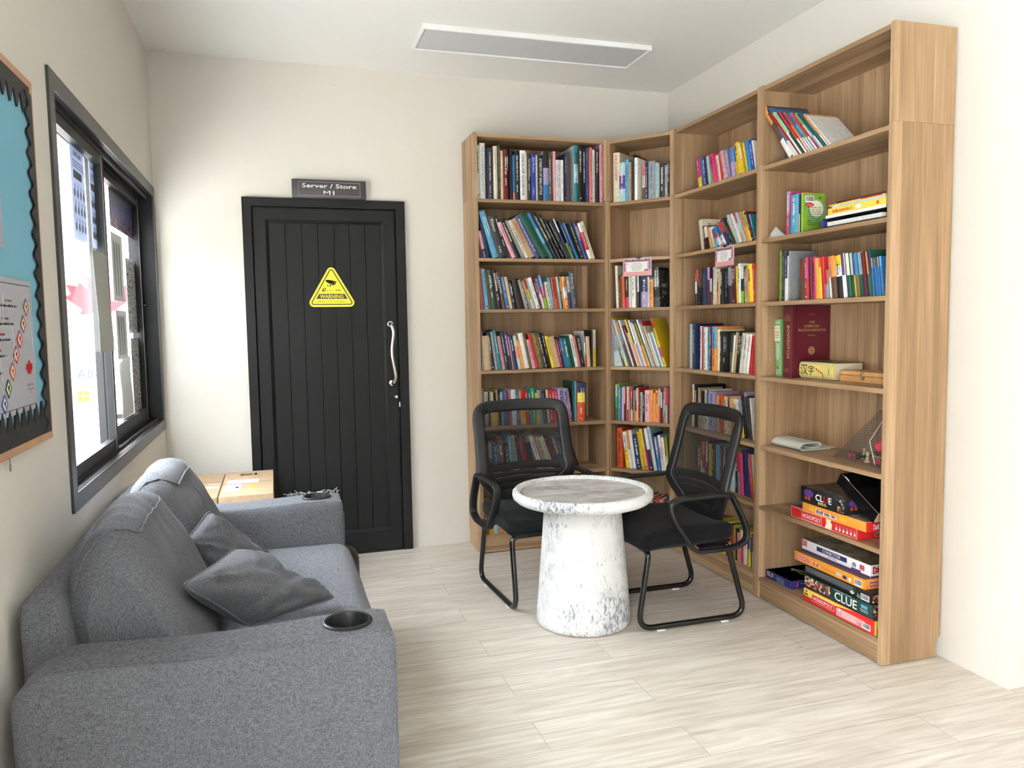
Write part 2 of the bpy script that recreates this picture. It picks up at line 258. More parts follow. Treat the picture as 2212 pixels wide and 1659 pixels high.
# ---------------------------------------------------------------- mesh building
class MB:
    def __init__(s): s.v = []; s.f = []; s.m = []; s.mats = []
    def mi(s, name):
        if name not in s.mats: s.mats.append(name)
        return s.mats.index(name)
    def add(s, vs, fs, mat, M=None):
        o = len(s.v); i = s.mi(mat)
        s.v += [tuple(M @ Vector(v)) for v in vs] if M is not None else [tuple(v) for v in vs]
        for f in fs: s.f.append(tuple(a+o for a in f)); s.m.append(i)
    def box(s, x0, x1, y0, y1, z0, z1, mat, M=None):
        vs = [(x, y, z) for z in (z0, z1) for y in (y0, y1) for x in (x0, x1)]
        s.add(vs, [(0, 2, 3, 1), (4, 5, 7, 6), (0, 1, 5, 4), (2, 6, 7, 3), (0, 4, 6, 2), (1, 3, 7, 5)], mat, M)
    def prism(s, poly, z0, z1, mat, M=None, order='xyz'):
        """poly in two axes, extruded along the third; order says which axes"""
        n = len(poly)
        def P(a, b, c):
            d = dict(zip(order, (a, b, c))); return (d['x'], d['y'], d['z'])
        vs = [P(a, b, z0) for a, b in poly]+[P(a, b, z1) for a, b in poly]
        fs = [tuple(range(n))[::-1], tuple(range(n, 2*n))]+[(i, (i+1) % n, n+(i+1) % n, n+i) for i in range(n)]
        s.add(vs, fs, mat, M)
    def from_bm(s, bm, mat, M=None):
        bm.verts.index_update(); s.add([v.co.copy() for v in bm.verts], [[v.index for v in f.verts] for f in bm.faces], mat, M); bm.free()
    def rbox(s, x0, x1, y0, y1, z0, z1, mat, r=.004, seg=2, M=None):
        bm = bmesh.new(); bmesh.ops.create_cube(bm, size=1)
        for v in bm.verts: v.co = Vector(((x0+x1)/2+v.co.x*(x1-x0), (y0+y1)/2+v.co.y*(y1-y0), (z0+z1)/2+v.co.z*(z1-z0)))
        bmesh.ops.bevel(bm, geom=bm.edges[:], offset=r, segments=seg, profile=.5, affect='EDGES')
        s.from_bm(bm, mat, M)
    def tube(s, pts, r, mat, n=10, closed=False, M=None, sec=None, fix=None):
        """sweep a round (or sec=(w,h) rounded) section along pts; fix: constant side axis"""
        P = [Vector(p) for p in pts]; k = len(P); ring = []
        nrm = None; vs = []
        for i in range(k):
            a = P[(i-1) % k] if (closed or i > 0) else P[i]; b_ = P[(i+1) % k] if (closed or i < k-1) else P[i]
            T = (b_-a).normalized()
            if fix is not None: side = Vector(fix).normalized(); up = T.cross(side).normalized()
            else:
                if nrm is None: nrm = T.orthogonal().normalized()
                nrm = (nrm-T*nrm.dot(T)).normalized(); side = nrm; up = T.cross(side)
            for j in range(n):
                an = 2*PI*j/n+PI/n; cx, sy = math.cos(an), math.sin(an)
                if sec: 
                    e = .45; cx = math.copysign(abs(cx)**e, cx)*sec[0]/2; sy = math.copysign(abs(sy)**e, sy)*sec[1]/2
                    q = side*cx+up*sy
                else: 
                    rr = r[i] if isinstance(r, (list, tuple)) else r
                    q = (side*cx+up*sy)*rr
                vs.append(P[i]+q)
        fs = []
        for i in range(k if closed else k-1):
            for j in range(n):
                a = i*n+j; b_ = i*n+(j+1) % n; c = ((i+1) % k)*n+(j+1) % n; d = ((i+1) % k)*n+j
                fs.append((a, b_, c, d))
        if not closed: fs += [tuple(range(n))[::-1], tuple(range((k-1)*n, k*n))]
        s.add(vs, fs, mat, M)
    def lathe(s, prof, mat, n=48, M=None, mats=None, cap0=True):
        vs = []
        for (r, z) in prof:
            for j in range(n): vs.append((r*math.cos(2*PI*j/n), r*math.sin(2*PI*j/n), z))
        for i in range(len(prof)-1):
            pass
        o = len(s.v); s.v += [tuple(M @ Vector(v)) if M is not None else v for v in vs]
        for i in range(len(prof)-1):
            mi = s.mi(mats[i] if mats else mat)
            for j in range(n):
                s.f.append((o+i*n+j, o+i*n+(j+1) % n, o+(i+1)*n+(j+1) % n, o+(i+1)*n+j)); s.m.append(mi)
        if cap0: s.f.append(tuple(o+j for j in range(n))[::-1]); s.m.append(s.mi(mats[0] if mats else mat))
        s.f.append(tuple(o+(len(prof)-1)*n+j for j in range(n))); s.m.append(s.mi(mats[-1] if mats else mat))
    def puff(s, x0, x1, y0, y1, z0, z1, r, mat, n=10, bulge=None, M=None, warp=None):
        bm = bmesh.new(); bmesh.ops.create_cube(bm, size=2); bmesh.ops.subdivide_edges(bm, edges=bm.edges[:], cuts=n, use_grid_fill=True)
        h = Vector(((x1-x0)/2, (y1-y0)/2, (z1-z0)/2)); c = Vector(((x0+x1)/2, (y0+y1)/2, (z0+z1)/2))
        bmesh.ops.recalc_face_normals(bm, faces=bm.faces[:])
        for v in bm.verts:
            p = v.co.copy()
            # concentrate vertices near the edges
            p = Vector([math.copysign(abs(a)**.75, a) for a in p])
            q = Vector((p.x*h.x, p.y*h.y, p.z*h.z)); inn = Vector([max(-(hh-r), min(hh-r, a)) for a, hh in zip(q, h)])
            d = q-inn
            if d.length > 1e-9: q = inn+d.normalized()*r
            if bulge:
                bx, by, bz = bulge; fx, fy, fz = (1-p.x**2), (1-p.y**2), (1-p.z**2)
                q.x += math.copysign(bx*fy*fz, p.x) if abs(p.x) > .999 else 0
                q.y += math.copysign(by*fx*fz, p.y) if abs(p.y) > .999 else 0
                q.z += math.copysign(bz*(fx*fy)**.7, p.z) if abs(p.z) > .999 else 0
            q += c
            if warp: q = warp(q)
            v.co = q
        s.from_bm(bm, mat, M)
    def build(s, name, parent=None, loc=None, M=None, smooth=40):
        me = bpy.data.meshes.new(name); me.from_pydata(s.v, [], s.f)
        for mn in s.mats: me.materials.append(MATS[mn])
        me.polygons.foreach_set('material_index', s.m)
        if smooth:
            me.shade_smooth(); me.set_sharp_from_angle(angle=math.radians(smooth))
        me.update()
        o = bpy.data.objects.new(name, me); col.objects.link(o)
        if parent is not None: o.parent = parent
        if loc is not None: o.location = loc
        if M is not None: o.matrix_world = M
        return o
def empty(name, loc=(0, 0, 0), rz=0):
    o = bpy.data.objects.new(name, None); col.objects.link(o); o.location = loc; o.rotation_euler = (0, 0, rz); o.empty_display_size = .05
    return o
def tag(o, label=None, cat=None, group=None, kind=None):
    if label: o['label'] = label
    if cat: o['category'] = cat
    if group: o['group'] = group
    if kind: o['kind'] = kind
    return o
def fillet(pts, r, closed=False, n=6):
    P = [Vector(p) for p in pts]; k = len(P); out = []
    for i in range(k):
        if not closed and i in (0, k-1): out.append(P[i]); continue
        a, b_, c = P[i-1], P[i], P[(i+1) % k]
        rr = r[i] if isinstance(r, (list, tuple)) else r
        d1 = (a-b_); d2 = (c-b_); t = min(rr, d1.length*.49, d2.length*.49)
        p1 = b_+d1.normalized()*t; p2 = b_+d2.normalized()*t
        for j in range(n+1):
            u = j/n; out.append((1-u)**2*p1+2*u*(1-u)*b_+u*u*p2)
    return out
# ---------------------------------------------------------------- lettering
GL = {}
def make_glyphs(chars, bold=False):
    obs = []
    for ch in chars:
        for body in (ch, ch+'I'):
            cu = bpy.data.curves.new('t', 'FONT'); cu.body = body; cu.resolution_u = 1 if not bold else 2
            cu.size = 1
            if bold: cu.offset = .012 if ch != 'M' else .003
            o = bpy.data.objects.new('t', cu); col.objects.link(o); obs.append((ch, body, o))
    bpy.context.view_layer.update(); dg = bpy.context.evaluated_depsgraph_get()
    tmp = {}
    for ch, body, o in obs:
        ev = o.evaluated_get(dg); me = ev.to_mesh()
        tmp[(ch, len(body) > 1)] = ([tuple(v.co)[:2] for v in me.vertices], [tuple(p.vertices) for p in me.polygons])
        ev.to_mesh_clear()
    ilsb = min(v[0] for v in tmp[('I', False)][0]); iw = max(v[0] for v in tmp[('I', False)][0])
    for ch in chars:
        vs, fs = tmp[(ch, False)]; v2, _ = tmp[(ch, True)]
        adv = max(v[0] for v in v2)-iw
        GL[(ch, bold)] = (vs, fs, adv)
    for ch, body, o in obs:
        cu = o.data; bpy.data.objects.remove(o); bpy.data.curves.remove(cu)
    return max(v[1] for v in tmp[('I', False)][0])
ASCII = 'IABCDEFGHJKLMNOPQRSTUVWXYZabcdefghijklmnopqrstuvwxyz0123456789/.,-&©: '
CAP = make_glyphs(ASCII+'世界历史全知道汉字'); CAPB = make_glyphs(ASCII, True)
def text_geo(string, h, bold=False, sx=1, track=0):
    """returns verts, faces, width; cap height h"""
    k = h/(CAPB if bold else CAP); x = 0; V = []; Fc = []
    for ch in string:
        vs, fs, adv = GL[(ch, bold)]; o = len(V)
        V += [((x+a)*k*sx, b_*k) for a, b_ in vs]; Fc += [tuple(i+o for i in f) for f in fs]; x += adv+track
    return V, Fc, x*k*sx
class Dec:
    """flat printing on a surface: origin O, axes U (right) and V (up), lifted along Nn"""
    def __init__(s, mb, O, U, V, lift=.0004, M=None):
        s.mb = mb; s.O = Vector(O); s.U = Vector(U); s.V = Vector(V); s.N = s.U.cross(s.V).normalized(); s.l = lift; s.M = M
    def P(s, x, y, k=1): return s.O+s.U*x+s.V*y+s.N*s.l*k
    def poly(s, pts, mat, k=1): s.mb.add([s.P(x, y, k) for x, y in pts], [tuple(range(len(pts)))], mat, s.M)
    def rect(s, x, y, w, h, mat, k=1): s.poly([(x, y), (x+w, y), (x+w, y+h), (x, y+h)], mat, k)
    def disc(s, x, y, r, mat, k=1, n=20, ry=None): s.poly([(x+r*math.cos(2*PI*i/n), y+(ry or r)*math.sin(2*PI*i/n)) for i in range(n)], mat, k)
    def line(s, x0, y0, x1, y1, t, mat, k=1):
        d = Vector((x1-x0, y1-y0)).normalized(); n = Vector((-d.y, d.x))*t/2
        s.poly([(x0-n.x, y0-n.y), (x1-n.x, y1-n.y), (x1+n.x, y1+n.y), (x0+n.x, y0+n.y)], mat, k)
    def frame(s, x, y, w, h, t, mat, k=1):
        s.rect(x, y, w, t, mat, k); s.rect(x, y+h-t, w, t, mat, k); s.rect(x, y+t, t, h-2*t, mat, k); s.rect(x+w-t, y+t, t, h-2*t, mat, k)
    def text(s, string, x, y, h, mat, k=2, align='c', bold=False, maxw=None, sx=1, ang=0, track=0):
        V, Fc, wd = text_geo(string, h, bold, sx, track)
        q = min(1, maxw/wd) if maxw and wd > 0 else 1
        ox = -wd*q/2 if align == 'c' else (-wd*q if align == 'r' else 0)
        ca, sa = math.cos(ang), math.sin(ang)
        vs = []
        for a, b_ in V:
            a = a*q+ox; vs.append(s.P(x+a*ca-b_*sa, y+a*sa+b_*ca, k))
        s.mb.add(vs, Fc, mat, s.M)
    def marks(s, x, y, w, h, mat, k=2, seed=0, ang=0):
        """rows of illegible small print"""
        rd = random.Random(seed); p = x; ca, sa = math.cos(ang), math.sin(ang); a = 0
        while a < w-h*.3:
            lw = h*rd.uniform(.14, .42)
            if rd.random() < .14: a += h*.45; continue
            hh = h*rd.choice((1, .7, .7, .75)); lw = min(lw, w-a)
            pts = [(a, 0), (a+lw, 0), (a+lw, hh), (a, hh)]
            s.poly([(x+u*ca-v*sa, y+u*sa+v*ca) for u, v in pts], mat, k); a += lw+h*.13
    def barcode(s, x, y, w, h, k=2, seed=1):
        s.rect(x, y, w, h, 'ink_w', k); rd = random.Random(seed); a = x+w*.08
        while a < x+w*.9:
            t = w*rd.choice((.02, .03, .05)); s.rect(a, y+h*.2, t, h*.7, 'ink_k', k+1); a += t+w*rd.choice((.02, .035))
# ================================================================ the room
XL, XR, YB, H = -.5805, 2.4313, 4.4839, 2.7517
def struct(o, label, cat=None):
    tag(o, label, cat, kind='structure'); return o
m = MB(); m.box(-.72, 5.6, -6.1, 4.6, -.1, 0, 'floor_planks'); struct(m.build('floor', smooth=0), 'pale greige wood plank floor')
m = MB(); m.box(-.72, 5.6, -6.1, 4.6, H, H+.12, 'ceiling_paint'); struct(m.build('ceiling', smooth=0), 'smooth off-white ceiling')
m = MB(); m.box(-.72, 2.6, YB, YB+.14, 0, H, 'wall_paint'); struct(m.build('wall_back', smooth=0), 'off-white back wall with the black door')
m = MB(); m.box(XR, 5.6, 2.0109, 4.6, 0, H, 'wall_paint'); struct(m.build('wall_right', smooth=0), 'bright cream wall behind the bookcases, ending in an outside corner')
WY0, WY1, WZ0, WZ1 = 2.53, 4.415, .835, 2.0      # window opening
GY0, GY1, GZ0, GZ1 = -3.0, 0.0, .02, 2.4         # glazed opening behind the camera
m = MB(); X0 = -.72
m.box(X0, XL, -6.1, GY0, 0, H, 'wall_paint'); m.box(X0, XL, GY0, GY1, GZ1, H, 'wall_paint'); m.box(X0, XL, GY1, WY0, 0, H, 'wall_paint')
m.box(X0, XL, WY0, WY1, 0, WZ0, 'wall_paint'); m.box(X0, XL, WY0, WY1, WZ1, H, 'wall_paint'); m.box(X0, XL, WY1, YB, 0, H, 'wall_paint')
struct(m.build('wall_left', smooth=0), 'off-white left wall with the sliding window')
m = MB(); m.box(-.72, 5.6, -6.2, -6.1, 0, H, 'wall_paint'); struct(m.build('wall_front', smooth=0), 'off-white wall behind the camera')
m = MB(); m.box(5.5, 5.6, -6.1, 2.0109, 0, H, 'wall_paint'); struct(m.build('wall_east', smooth=0), 'off-white far wall of the side area')
# ---------------------------------------------------------------- sliding window
win = struct(empty('window_1', (XL, 3.47, WZ0)), 'black aluminium two-pane sliding window beside the sofa')
def wpart(name, m, parent=win, smooth=0):
    o = m.build(name, smooth=smooth); o.parent = parent; o.matrix_parent_inverse = Matrix.Translation((-XL, -3.47, -WZ0)) if parent is win else Matrix(); return o
m = MB(); xo = XL+.008
OY0, OY1, OZ0, OZ1 = 2.480, 4.462, .786, 2.052
for (a, b_, c, d) in ((OY0, OY1, OZ1-.052, OZ1), (OY0, OY1, OZ0, OZ0+.052), (OY0, OY0+.052, OZ0+.052, OZ1-.052), (OY1-.052, OY1, OZ0+.052, OZ1-.052)):
    m.box(XL-.001, xo, a, b_, c, d, 'frame_paint')
xb = -.70
for (a, b_, c, d) in ((OY0+.046, OY1-.046, OZ1-.054, OZ1-.045), (OY0+.046, OY1-.046, OZ0+.045, OZ0+.054), (OY0+.046, OY0+.054, OZ0+.05, OZ1-.05), (OY1-.056, OY1-.046, OZ0+.05, OZ1-.05)):
    m.box(xb, XL+.002, a, b_, c, d, 'black_paint')
for xx in (-.600, -.634, -.672):
    m.box(xx-.003, xx, OY0+.05, OY1-.05, OZ0+.052, OZ0+.068, 'black_paint'); m.box(xx-.003, xx, OY0+.05, OY1-.05, OZ1-.075, OZ1-.052, 'black_paint')
wpart('window_frame', m)
def sash(name, x, y0, y1, z0, z1, s0, s1, rail_b, rail_t):
    m = MB(); x0, x1 = x-.013, x+.013
    m.box(x0, x1, y0, y0+s0, z0, z1, 'black_paint'); m.box(x0, x1, y1-s1, y1, z0, z1, 'black_paint')
    m.box(x0, x1, y0+s0, y1-s1, z0, z0+rail_b, 'black_paint'); m.box(x0, x1, y0+s0, y1-s1, z1-rail_t, z1, 'black_paint')
    for q in (.004, .010): m.box(x1, x1+.0015, y1-s1+q, y1-s1+q+.002, z0, z1, 'steel')
    o = wpart(name, m)
    g = MB(); g.box(x-.003, x+.003, y0+s0-.002, y1-s1+.002, z0+rail_b-.002, z1-rail_t+.002, 'window_glass')
    p = g.build('window_pane', smooth=0); p.parent = o
    return o
sash('window_sash', -.617, 2.535, 3.345, .845, 1.985, .018, .050, .050, .045)
sash('window_sash', -.655, 3.34, 4.405, .845, 1.985, .045, .060, .068, .045)
m = MB(); m.lathe([(.008, 0), (.008, .012), (.005, .014)], 'black_gloss', 16, Matrix.Translation((-.641, 4.375, 1.44)) @ Matrix.Rotation(PI/2, 4, 'Y')); wpart('latch', m, smooth=40)
# ---------------------------------------------------------------- sheets stuck on the glass
def sheet(name, x, y0, y1, z0, z1, mat, label, cat, dec=None, group=None, skew=0, curl=0):
    m = MB(); n = 8; vs = []; fs = []
    for s_ in (0, 1):
        for j in range(n+1):
            t = j/n; z = z0+(z1-z0)*t
            for yy in (y0, y1):
                k = 1 if yy == y1 else 0
                vs.append((x+(.0006 if s_ else 0)+curl*math.sin(t*5+k), yy+(1-t)*skew, z))
    W_ = 2*(n+1)
    for j in range(n):
        a = 2*j; fs.append((a, a+1, a+3, a+2)); fs.append((W_+a, W_+a+2, W_+a+3, W_+a+1))
        for k in (0, 1): fs.append((a+k, a+2+k, W_+a+2+k, W_+a+k))
    fs.append((0, W_, W_+1, 1)); fs.append((2*n, 2*n+1, W_+2*n+1, W_+2*n))
    m.add(vs, fs, mat)
    if dec: dec(Dec(m, (x+.0012, y1+0, z0), (0, -1, 0), (0, 0, 1)))   # seen from the room, right side of sheet = smaller y is flipped back by U
    return tag(m.build(name), label, cat, group)
def room_dec(m, x, y0, z0): return Dec(m, (x, y0, z0), (0, 1, 0), (0, 0, 1), lift=.0005)
def sheet2(*a, draw=None, **k):
    """sheet whose printing faces the room: U runs to larger y (right in the room's view)"""
    o = sheet(*a, **k)
    if draw:
        x, y0, y1, z0, z1 = a[1:6]; m = MB(); draw(room_dec(m, x+.0012, y0, z0), y1-y0, z1-z0)
        p = m.build('printing', smooth=0); p.parent = o
    return o
def d_work(d, w_, h_):
    d.marks(w_*.2, h_*.9, w_*.6, .018, 'ink_D', seed=3)
    for i in range(3): d.rect(w_*.12, h_*(.84-.03*i), w_*.8, .0035, 'ink_D')
    d.rect(w_*.15, h_*.66, w_*.6, h_*.085, 'ink_D')
    for r_ in range(3):
        for c_ in range(4):
            y_ = h_*(.50-.18*r_); x_ = w_*(.14+.22*c_)
            d.disc(x_+.008, y_, .011, 'ink_D', ry=.014); d.line(x_+.012, y_, x_+.016, y_+h_*.1, .007, 'ink_D')
sheet2('worksheet', -.634, 2.957, 3.155, 1.627, 1.945, 'sheet_blue', 'bluish worksheet with three rows of little drawings, the one further from the mullion', 'paper', group='worksheets taped on the window', draw=d_work)
sheet2('worksheet', -.634, 3.235, 3.335, 1.625, 1.945, 'sheet_blue', 'bluish worksheet with three rows of little drawings, right beside the mullion', 'paper', group='worksheets taped on the window', draw=d_work)
sheet('plastic_sleeve', -.600, 3.055, 3.30, 1.235, 1.600, 'sheet_grey', 'wrinkled grey plastic sleeve hanging over the first window pane', 'sleeve', skew=.03, curl=.002)
def d_amaz(d, w_, h_):
    rd = random.Random(4)
    for i in range(60):
        x_, y_ = rd.uniform(0, w_*.97), rd.choice((rd.uniform(0, h_*.22), rd.uniform(h_*.75, h_*.97)))
        d.rect(x_, y_, w_*.03, .01, 'ink_'+rd.choice('yrvoje'), 1)
m_ = MB(); x_ = -.672; m_.box(x_, x_+.0006, 3.80, 4.375, 1.775, 1.965, 'game_navy')
dd = Dec(m_, (x_+.0012, 4.36, 1.775), (0, -1, 0), (0, 0, 1), lift=-.0005); dd.text('Our Amazing', .28, .055, .06, 'ink_u', maxw=.52)
dd = room_dec(m_, x_+.001, 3.80, 1.775); d_amaz(dd, .57, .19)
tag(m_.build('banner_strip', smooth=0), 'dark purple banner seen from behind at the top of the second pane', 'banner')
def d_streak(d, w_, h_):
    for i in range(3): d.poly([(w_*(.2+.22*i), h_*.08), (w_*(.28+.22*i), h_*.08), (w_*(.27+.23*i), h_*.85), (w_*(.14+.23*i), h_*.9)], 'ink_g', 1)
sheet2('paper_strip', -.641, 3.62, 3.87, 1.44, 1.73, 'sheet_white', 'pale sheet with grey vertical streaks right below the dark purple banner', 'paper', draw=d_streak)
sheet2('paper_strip', -.641, 3.64, 3.88, 1.19, 1.40, 'sheet_white', 'pale sheet with grey vertical streaks, the lower of two', 'paper', draw=d_streak)
for i in range(3):
    pass
sheet('paper_sheet', -.668, 3.82, 4.10, .915, 1.19, 'sheet_white', 'pale green-white sheet with torn shapes low on the second pane', 'paper', curl=.003)
sheet('line_drawing', -.668, 4.10, 4.37, 1.30, 1.66, 'line_drawing', 'black and white line drawing, the upper one by the window jamb', 'drawing', group='line drawings on the window')
sheet('line_drawing', -.668, 4.13, 4.37, .90, 1.275, 'line_drawing', 'black and white line drawing, the lower one by the window jamb', 'drawing', group='line drawings on the window')
# ---------------------------------------------------------------- outside the window
m = MB(); m.box(-14, -.72, -8, 9, -.12, -.02, 'out_ground'); struct(m.build('ground', smooth=0), 'pale paving outside the window')
m = MB(); m.box(-5, -.6, 6.6, 6.75, -.02, 3.0, 'out_white'); struct(m.build('wall_outside', smooth=0), 'sunlit white wall outside the window')
m = MB(); m.add([(-6, 1.6, 2.9), (-.72, 1.6, 2.9), (-.72, 6.6, 2.9), (-6, 6.6, 2.9)], [(0, 1, 2, 3)], 'translucent_filter'); struct(m.build('roof_light_filter', smooth=0), 'translucent white roof added outside to soften daylight on the banner')  # added roof: filters the sky over the banner and beside the window
bdir = Vector((-.192, .98, -.013)).normalized(); bc = CAM+bdir*5.3
U_ = Vector((bdir.y, -bdir.x, 0)).normalized(); B = Matrix(((U_.x, -U_.y, 0, bc.x), (U_.y, U_.x, 0, bc.y), (0, 0, 1, 0), (0, 0, 0, 1)))  # local x right, y away
bn = empty('rollup_banner', (bc.x, bc.y, -.02)); bn.rotation_euler = (0, 0, math.atan2(U_.y, U_.x))
tag(bn, 'white roll-up banner with a red maple leaf standing outside the window', 'banner')
PXM = 5.3/F_PX
def bz(py): return 1.3169+(703.5-py)*PXM+.02
def bx(px): return (px-207)*PXM
m = MB(); m.box(-.43, .43, 0, .002, .06, 1.775, 'banner_white'); dd = Dec(m, (0, -.0006, 0), (1, 0, 0), (0, 0, 1))
LEAF = [(0, 1), (.16, .68), (.36, .80), (.28, .34), (.52, .60), (.60, .46), (.92, .52), (.80, .22), (.98, .10), (.50, -.28), (.56, -.46), (.06, -.40), (.03, -.40), (.03, -.85)]
LEAF = LEAF+[(-a, b_) for a, b_ in LEAF[::-1] if a > 0]
def leaf(d, x, y, s_, mat, k=1):
    # fan of quads from the middle keeps the concave outline
    pts = [(x+a*s_, y+b_*s_) for a, b_ in LEAF]
    for i in range(len(pts)):
        d.poly([(x, y-.12*s_), pts[i], pts[(i+1) % len(pts)]], mat, k)
leaf(dd, bx(212), bz(648), .185, 'ink_r')
dd.text('Lighthouse', bx(152), bz(727), .075, 'ink_i', align='l', maxw=.52)
dd.text('International School', bx(156), bz(748), .036, 'ink_i', align='l', maxw=.60)
dd.text('Alberta', bx(168), bz(795), .055, 'ink_i', align='l'); dd.text('Canada', bx(202), bz(800), .016, 'ink_g', align='l')
for a in (0, 1):
    for b_ in (0, 1): dd.rect(bx(167)+a*.034, bz(838)+b_*.034, .029, .029, 'ink_O')
dd.text('Cambridge', bx(190), bz(826), .028, 'ink_D', align='l'); dd.text('International', bx(190), bz(838), .028, 'ink_D', align='l')
dd.rect(bx(170), bz(843), .36, .002, 'ink_g'); dd.text('Cambridge International', bx(169), bz(853), .022, 'ink_D', align='l')
dd.poly([(bx(130), .15), (bx(130), .28), (bx(300), .62), (bx(300), .40)], 'ink_B'); dd.poly([(bx(170), .42), (bx(170), .55), (bx(300), .80), (bx(300), .62)], 'ink_r')
p = m.build('banner_sheet', smooth=0); p.parent = bn
m = MB(); m.rbox(-.45, .45, -.10, .10, 0, .06, 'steel', .01); m.tube([(0, .03, .05), (0, .03, 1.76)], .012, 'steel'); p = m.build('banner_stand'); p.parent = bn
m = MB(); dx = bc-Vector((0, .45, 0)); m.box(-.02, .55, 0, .02, .02, .84, 'out_white'); m.box(-.03, .56, -.006, .026, .84, .865, 'black_paint'); m.box(-.03, .56, -.1, .12, 0, .02, 'steel')
o = m.build('display_board', M=Matrix.Translation((-.88, 4.75, -.02)) @ Matrix.Rotation(math.atan2(U_.y, U_.x), 4, 'Z')); tag(o, 'white display board with a black top rail in front of the roll-up banner', 'display board')
m = MB(); m.box(0, .7, 0, .03, 0, .40, 'pine'); m.box(.025, .675, -.002, .0, .025, .375, 'board_frame')
o = m.build('pin_board', M=Matrix.Translation((-1.47, 6.56, 1.50))); tag(o, 'orange framed pin board on the sunlit wall outside', 'pin board')
m = MB(); m.box(-3.3, -3.2, -.5, 4.9, -.02, 3.3, 'out_light_block'); struct(m.build('wall_light_block', smooth=0), 'grey wall added outside to cut sky light through the window')  # unseen wall, added to keep low sky light off the back wall
# ---------------------------------------------------------------- door
dr = struct(empty('door_1', (.297, YB, 0)), 'black plank door in a black frame, closed')
def dpart(name, m, parent=dr, smooth=30):
    o = m.build(name, smooth=smooth); o.parent = parent; o.matrix_parent_inverse = Matrix.Translation((-.297, -YB, 0)) if parent is dr else Matrix(); return o
DL, DR, DH = -.1436, .737, 2.0207
m = MB(); yf = YB-.03
m.box(DL, DL+.047, yf, YB, 0, DH, 'black_paint'); m.box(DR-.052, DR, yf, YB, 0, DH, 'black_paint'); m.box(DL+.047, DR-.052, yf, YB, DH-.047, DH, 'black_paint')
m.box(DL+.047, DR-.052, YB-.004, YB, 0, DH-.047, 'groove_black'); m.box(DL+.047, DR-.052, yf+.004, YB, 0, .012, 'groove_black')
dpart('door_frame', m)
L0, L1, Z1 = DL+.056, DR-.062, DH-.055
m = MB(); y0 = YB-.022; st = .062
m.box(L0, L0+st, y0, YB-.004, .014, Z1, 'black_paint'); m.box(L1-st, L1, y0, YB-.004, .014, Z1, 'black_paint')
m.box(L0+st, L1-st, y0, YB-.004, Z1-.062, Z1, 'black_paint'); m.box(L0+st, L1-st, y0, YB-.004, .014, .125, 'black_paint')
a0, a1, b0, b1 = L0+st, L1-st, .125, Z1-.062; c = .016; yp = YB-.010
for q in ([(a0, y0, b0), (a1, y0, b0), (a1-c, yp, b0+c), (a0+c, yp, b0+c)], [(a0, y0, b1), (a0+c, yp, b1-c), (a1-c, yp, b1-c), (a1, y0, b1)],
          [(a0, y0, b0), (a0+c, yp, b0+c), (a0+c, yp, b1-c), (a0, y0, b1)], [(a1, y0, b0), (a1, y0, b1), (a1-c, yp, b1-c), (a1-c, yp, b0+c)]):
    m.add(q, [(0, 1, 2, 3)], 'black_paint')
npl = 7; pw = (a1-a0-2*c)/npl
for i in range(npl): m.rbox(a0+c+i*pw+.0008, a0+c+(i+1)*pw-.0008, yp, YB-.004, b0+c, b1-c, 'black_paint', .0012, 1)
leafo = dpart('door_leaf', m)
m = MB(); hx = .652
pts = fillet([(hx-.018, y0, 1.325), (hx-.016, y0-.045, 1.325), (hx-.002, y0-.055, 1.28), (hx-.020, y0-.058, 1.16), (hx+.004, y0-.055, 1.02), (hx-.010, y0-.045, .985), (hx-.010, y0, .985)], .05, n=8)
m.tube(pts, .0105, 'chrome', 14)
for z_ in (1.325, .985): m.lathe([(.017, 0), (.017, .006), (.012, .008)], 'chrome', 20, Matrix.Translation((hx-.014, y0, z_)) @ Matrix.Rotation(PI/2, 4, 'X'))
dpart('handle', m, leafo)
m = MB(); m.lathe([(.014, 0), (.014, .006), (.009, .009)], 'black_gloss', 20, Matrix.Translation((.662, y0, .905)) @ Matrix.Rotation(PI/2, 4, 'X')); m.lathe([(.0075, 0), (.0075, .011)], 'chrome', 16, Matrix.Translation((.662, y0, .905)) @ Matrix.Rotation(PI/2, 4, 'X'))
dpart('lock', m, leafo)
m = MB(); m.box(.677, .684, y0-.004, YB-.006, .845, .873, 'chrome'); dpart('strike_plate', m)
# sign above the door
m = MB(); m.rbox(.120, .520, YB-.048, YB-.0305, 2.022, 2.122, 'sign_plum', .002); dd = Dec(m, (.32, YB-.0482, 2.072), (1, 0, 0), (0, 0, 1))
dd.frame(-.168, -.038, .336, .076, .0028, 'ink_g'); dd.text('Server / Store', 0, .006, .022, 'ink_w', bold=True, sx=1.75, maxw=.296); dd.text('M1', 0, -.030, .021, 'ink_w', bold=True, sx=1.9)
m.box(.15, .49, YB-.0305, YB-.0005, 2.03, 2.11, 'sign_plum')
tag(m.build('door_sign'), 'dark plum sign reading Server / Store M1 above the black door', 'sign')
